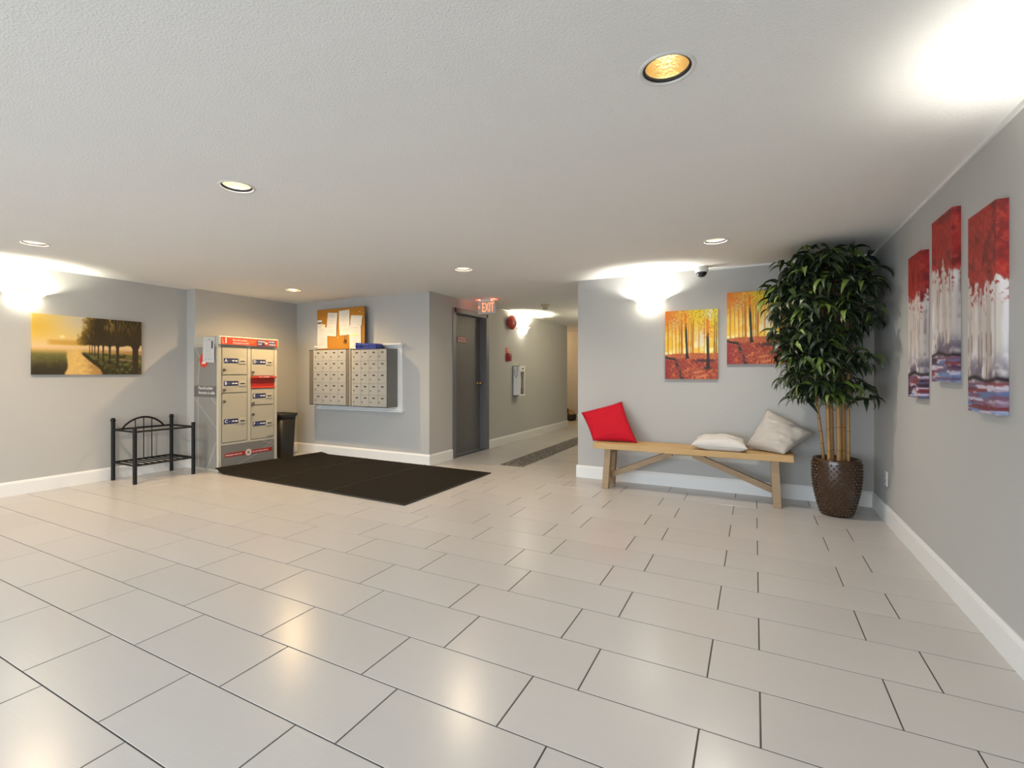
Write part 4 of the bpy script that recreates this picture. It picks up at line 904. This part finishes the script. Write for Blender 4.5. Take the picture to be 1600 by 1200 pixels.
def forest(u, v):
    n = fbm(u*10, v*12); n2 = fbm(u*34, v*40); n3 = fbm(u*60, v*70, 2)
    c = mix(np.broadcast_to((.95, .76, .24), u.shape+(3,)), (.97, .92, .62), sst(.35, .65, n)*sst(.15, .6, v))
    c = mix(c, (.93, .84, .16), sst(.35, .65, u)*sst(.35, .0, v)*.8); c = mix(c, (.87, .45, .14), sst(.42, .0, u)*sst(.40, .05, v)*.85)
    c = mix(c, (.93, .92, .80), np.exp(-((u-.86)**2/.012+(v-.07)**2/.006))); c = mix(c, (.88, .86, .80), np.exp(-((u-.68)**2/.01+(v-.42)**2/.02))*.9)
    c = mix(c, (.84, .82, .72), np.exp(-((u-.2)**2/.008+(v-.18)**2/.01))*.5)
    for x, wd, cl in ((.06, .02, (.72, .50, .18)), (.14, .012, (.80, .55, .2)), (.21, .022, (.85, .52, .18)), (.28, .014, (.62, .40, .14)), (.325, .035, (.70, .36, .12)), (.46, .02, (.82, .50, .18)), (.50, .014, (.55, .30, .12)), (.535, .03, (.72, .38, .14)), (.65, .025, (.84, .60, .26)), (.75, .012, (.7, .5, .2)), (.935, .018, (.36, .24, .13)), (.97, .02, (.40, .28, .15))):
        xx = x+.02*(v-.5)*(1 if x < .5 else -1)+.006*(n-.5); c = mix(c, cl, sst(wd*.75, wd*.35, np.abs(u-xx))*sst(.04, .3, v)*.9)
    leafy = sst(.48, .62, n2)*sst(.46, .1, v); c = mix(c, mix(np.broadcast_to((.90, .45, .12), u.shape+(3,)), (.90, .80, .14), sst(.35, .6, u+.2*(n-.5))), leafy*.75)
    c = mix(c, (.80, .30, .14), sst(.5, .65, n3)*np.exp(-((u-.80)**2/.01+(v-.27)**2/.02))*.9)
    c = mix(c, (.60, .42, .16), sst(.60, .72, n3)*sst(.5, .1, v)*.5)
    gl = .625+.02*(n-.5)+.02*np.abs(u-.55)
    g = mix(np.broadcast_to((.62, .27, .20), u.shape+(3,)), (.82, .46, .26), sst(.45, .7, n2)); g = mix(g, (.50, .15, .15), sst(.5, .68, n3)*.8); g = mix(g, (.55, .16, .19), sst(.25, .0, u)*sst(.68, .75, v)*.7)
    g = mix(g, (.88, .55, .28), sst(.60, .66, v)*sst(.74, .66, v)*.45)
    pth = np.abs(u-(.42+.30*(v-.65)/.35)); g = mix(g, (.88, .55, .34), sst(.18, .05, pth)*sst(.80, .9, v)*(.3+.7*(np.sin(v*90+u*14) > .3))*.7)
    c = mix(c, g, sst(gl-.01, gl+.01, v))
    c = mix(c, (.17, .14, .15), sst(.022, .008, np.abs(v-.675-.03*np.sin(u*9)))*sst(.225, .19, u))
    dl = .195+.14*(v-.70)/.30; c = mix(c, (.20, .16, .17), sst(.06, .01, np.abs(u-dl-.03*(n-.5)))*sst(.69, .73, v)*sst(.42, .58, n2)*.9)
    c = mix(c, (.26, .17, .20), np.exp(-((v-.735)/.022)**4-((u-.76)/.19)**4)*.9)
    for x, wd, t0, t1, sl in ((.418, .052, .02, .705, .06), (.815, .062, .12, .845, .02)):
        xx = x+sl*(v-.5); ww = wd*(.75+.5*sst(t1-.1, t1, v)); msk = sst(ww/2+.008, ww/2-.008, np.abs(u-xx))*sst(t1+.01, t1-.01, v)*sst(t0-.02, t0+.05, v)
        tc_ = mix(np.broadcast_to((.88, .50, .12), u.shape+(3,)), (.15, .125, .13), sst(.16 if x < .5 else .28, .34 if x < .5 else .45, v)); c = mix(c, tc_, msk*(1 if True else 0))
    c = mix(c, (.14, .15, .12), np.exp(-((u-.80)**2/.006+(v-.845)**2/.0003)))
    return c
def redwood(seed, white):
    def fn(u, v):
        n = fbm(u*5+seed*9, v*16); n2 = fbm(u*16+seed*5, v*50); st_ = fbm(u*2.2+seed, v*46+seed*3)
        c = mix(np.broadcast_to((.80, .765, .74), u.shape+(3,)), (.88, .86, .87), sst(.4, .7, fbm(u*9+seed, v*5)))
        for k, (x, wd) in enumerate(((.14, .07), (.42, .10), (.74, .08))):
            x = (x+.11*seed) % 1; xo = np.abs(u-x-.015*np.sin(v*9+k)); m_ = sst(wd, wd*.5, xo); c = mix(c, (.70, .65, .62), m_*sst(.3, .6, v)*.6)
            e = np.exp(-((xo-wd*.8)/.022)**2)*sst(.40, .62, fbm(u*2+k, v*12+seed)); c = mix(c, (.42, .34, .33), e*.7*sst(.25, .45, v))
        fog = np.exp(-((v-.80)/.07)**2)*sst(.35, .65, n); c = mix(c, (.33, .30, .38), fog*.8)
        red = mix(np.broadcast_to((.60, .14, .13), u.shape+(3,)), (.74, .24, .20), sst(.4, .65, n2)); red = mix(red, (.40, .11, .12), sst(.5, .68, n)*.7); red = mix(red, (.86, .80, .78), sst(.70, .74, n2)*.8)
        edge = .27+.20*(fbm(u*7+seed*4, u*0+3)-.35)+.05*(n2-.5)*2+.02*seed
        c = mix(c, red, sst(edge+.012, edge-.012, v))
        c = mix(c, (.62, .18, .16), sst(.60, .64, n2)*sst(edge+.10, edge+.02, v)*.9)
        ln = np.exp(-((v-.835-.01*np.sin(u*7+seed))/.012)**2); c = mix(c, (.15, .11, .14), ln*.95)
        wat = sst(.84, .86, v); wc = mix(np.broadcast_to((.47, .33, .42), u.shape+(3,)), (.78, .74, .80), sst(.45, .62, st_)); wc = mix(wc, (.36, .48, .66), sst(.55, .66, fbm(u*1.5+7+seed, v*40))*.8); wc = mix(wc, (.48, .16, .17), sst(.58, .66, fbm(u*2+seed*2, v*36+9))*.8); wc = mix(wc, (.22, .15, .22), sst(.55, .68, fbm(u*2, v*34+3*seed))*.8)
        return mix(c, wc, wat)
    return fn
M_PRINT = mat_vcol('canvas_print', .55)
def canvas(name, label, W, Hh, T, nx, nz, fn, loc, rz, group=None):
    t = thing(name, label, 'canvas', loc, rz, group)
    vgrid('printed_canvas', W, Hh, nx, nz, fn, M_PRINT, t, T=T, loc=(0, 0, 0))
    MB().box(-W/2+.004, W/2-.004, -.012, -.0005, -Hh/2+.004, Hh/2-.004).build('stretcher', M_WOODL, t)
    return t
canvas('landscape_canvas', 'wide canvas of misty golden river and willow trees', .955, .605, .03, 230, 140, willow, (XW+.001, 2.532, 1.463), PI/2)
canvas('forest_canvas', 'lower golden autumn forest canvas, fully visible beside the wall sconce', .50, .698, .032, 120, 165, forest, (-.570, YB-.001, 1.464), 0, 'autumn forest canvases')
canvas('forest_canvas', 'higher golden autumn forest canvas, half hidden behind the bamboo leaves', .50, .698, .032, 120, 165, forest, (.010, YB-.001, 1.612), 0, 'autumn forest canvases')
G3 = 'tall red tree canvases'
canvas('tree_canvas', 'tall narrow red tree canvas nearest the bamboo, lowest top of the trio', .264, .893, .039, 44, 150, redwood(1, .3), (XR-.001, 3.878, 1.468), -PI/2, G3)
canvas('tree_canvas', 'middle tall red tree canvas, hung higher than its two neighbours', .318, .895, .034, 50, 150, redwood(2, .3), (XR-.001, 3.401, 1.572), -PI/2, G3)
canvas('tree_canvas', 'tall red tree canvas nearest the viewer, largest of the trio', .296, .895, .039, 60, 180, redwood(3, .3), (XR-.001, 2.870, 1.445), -PI/2, G3)
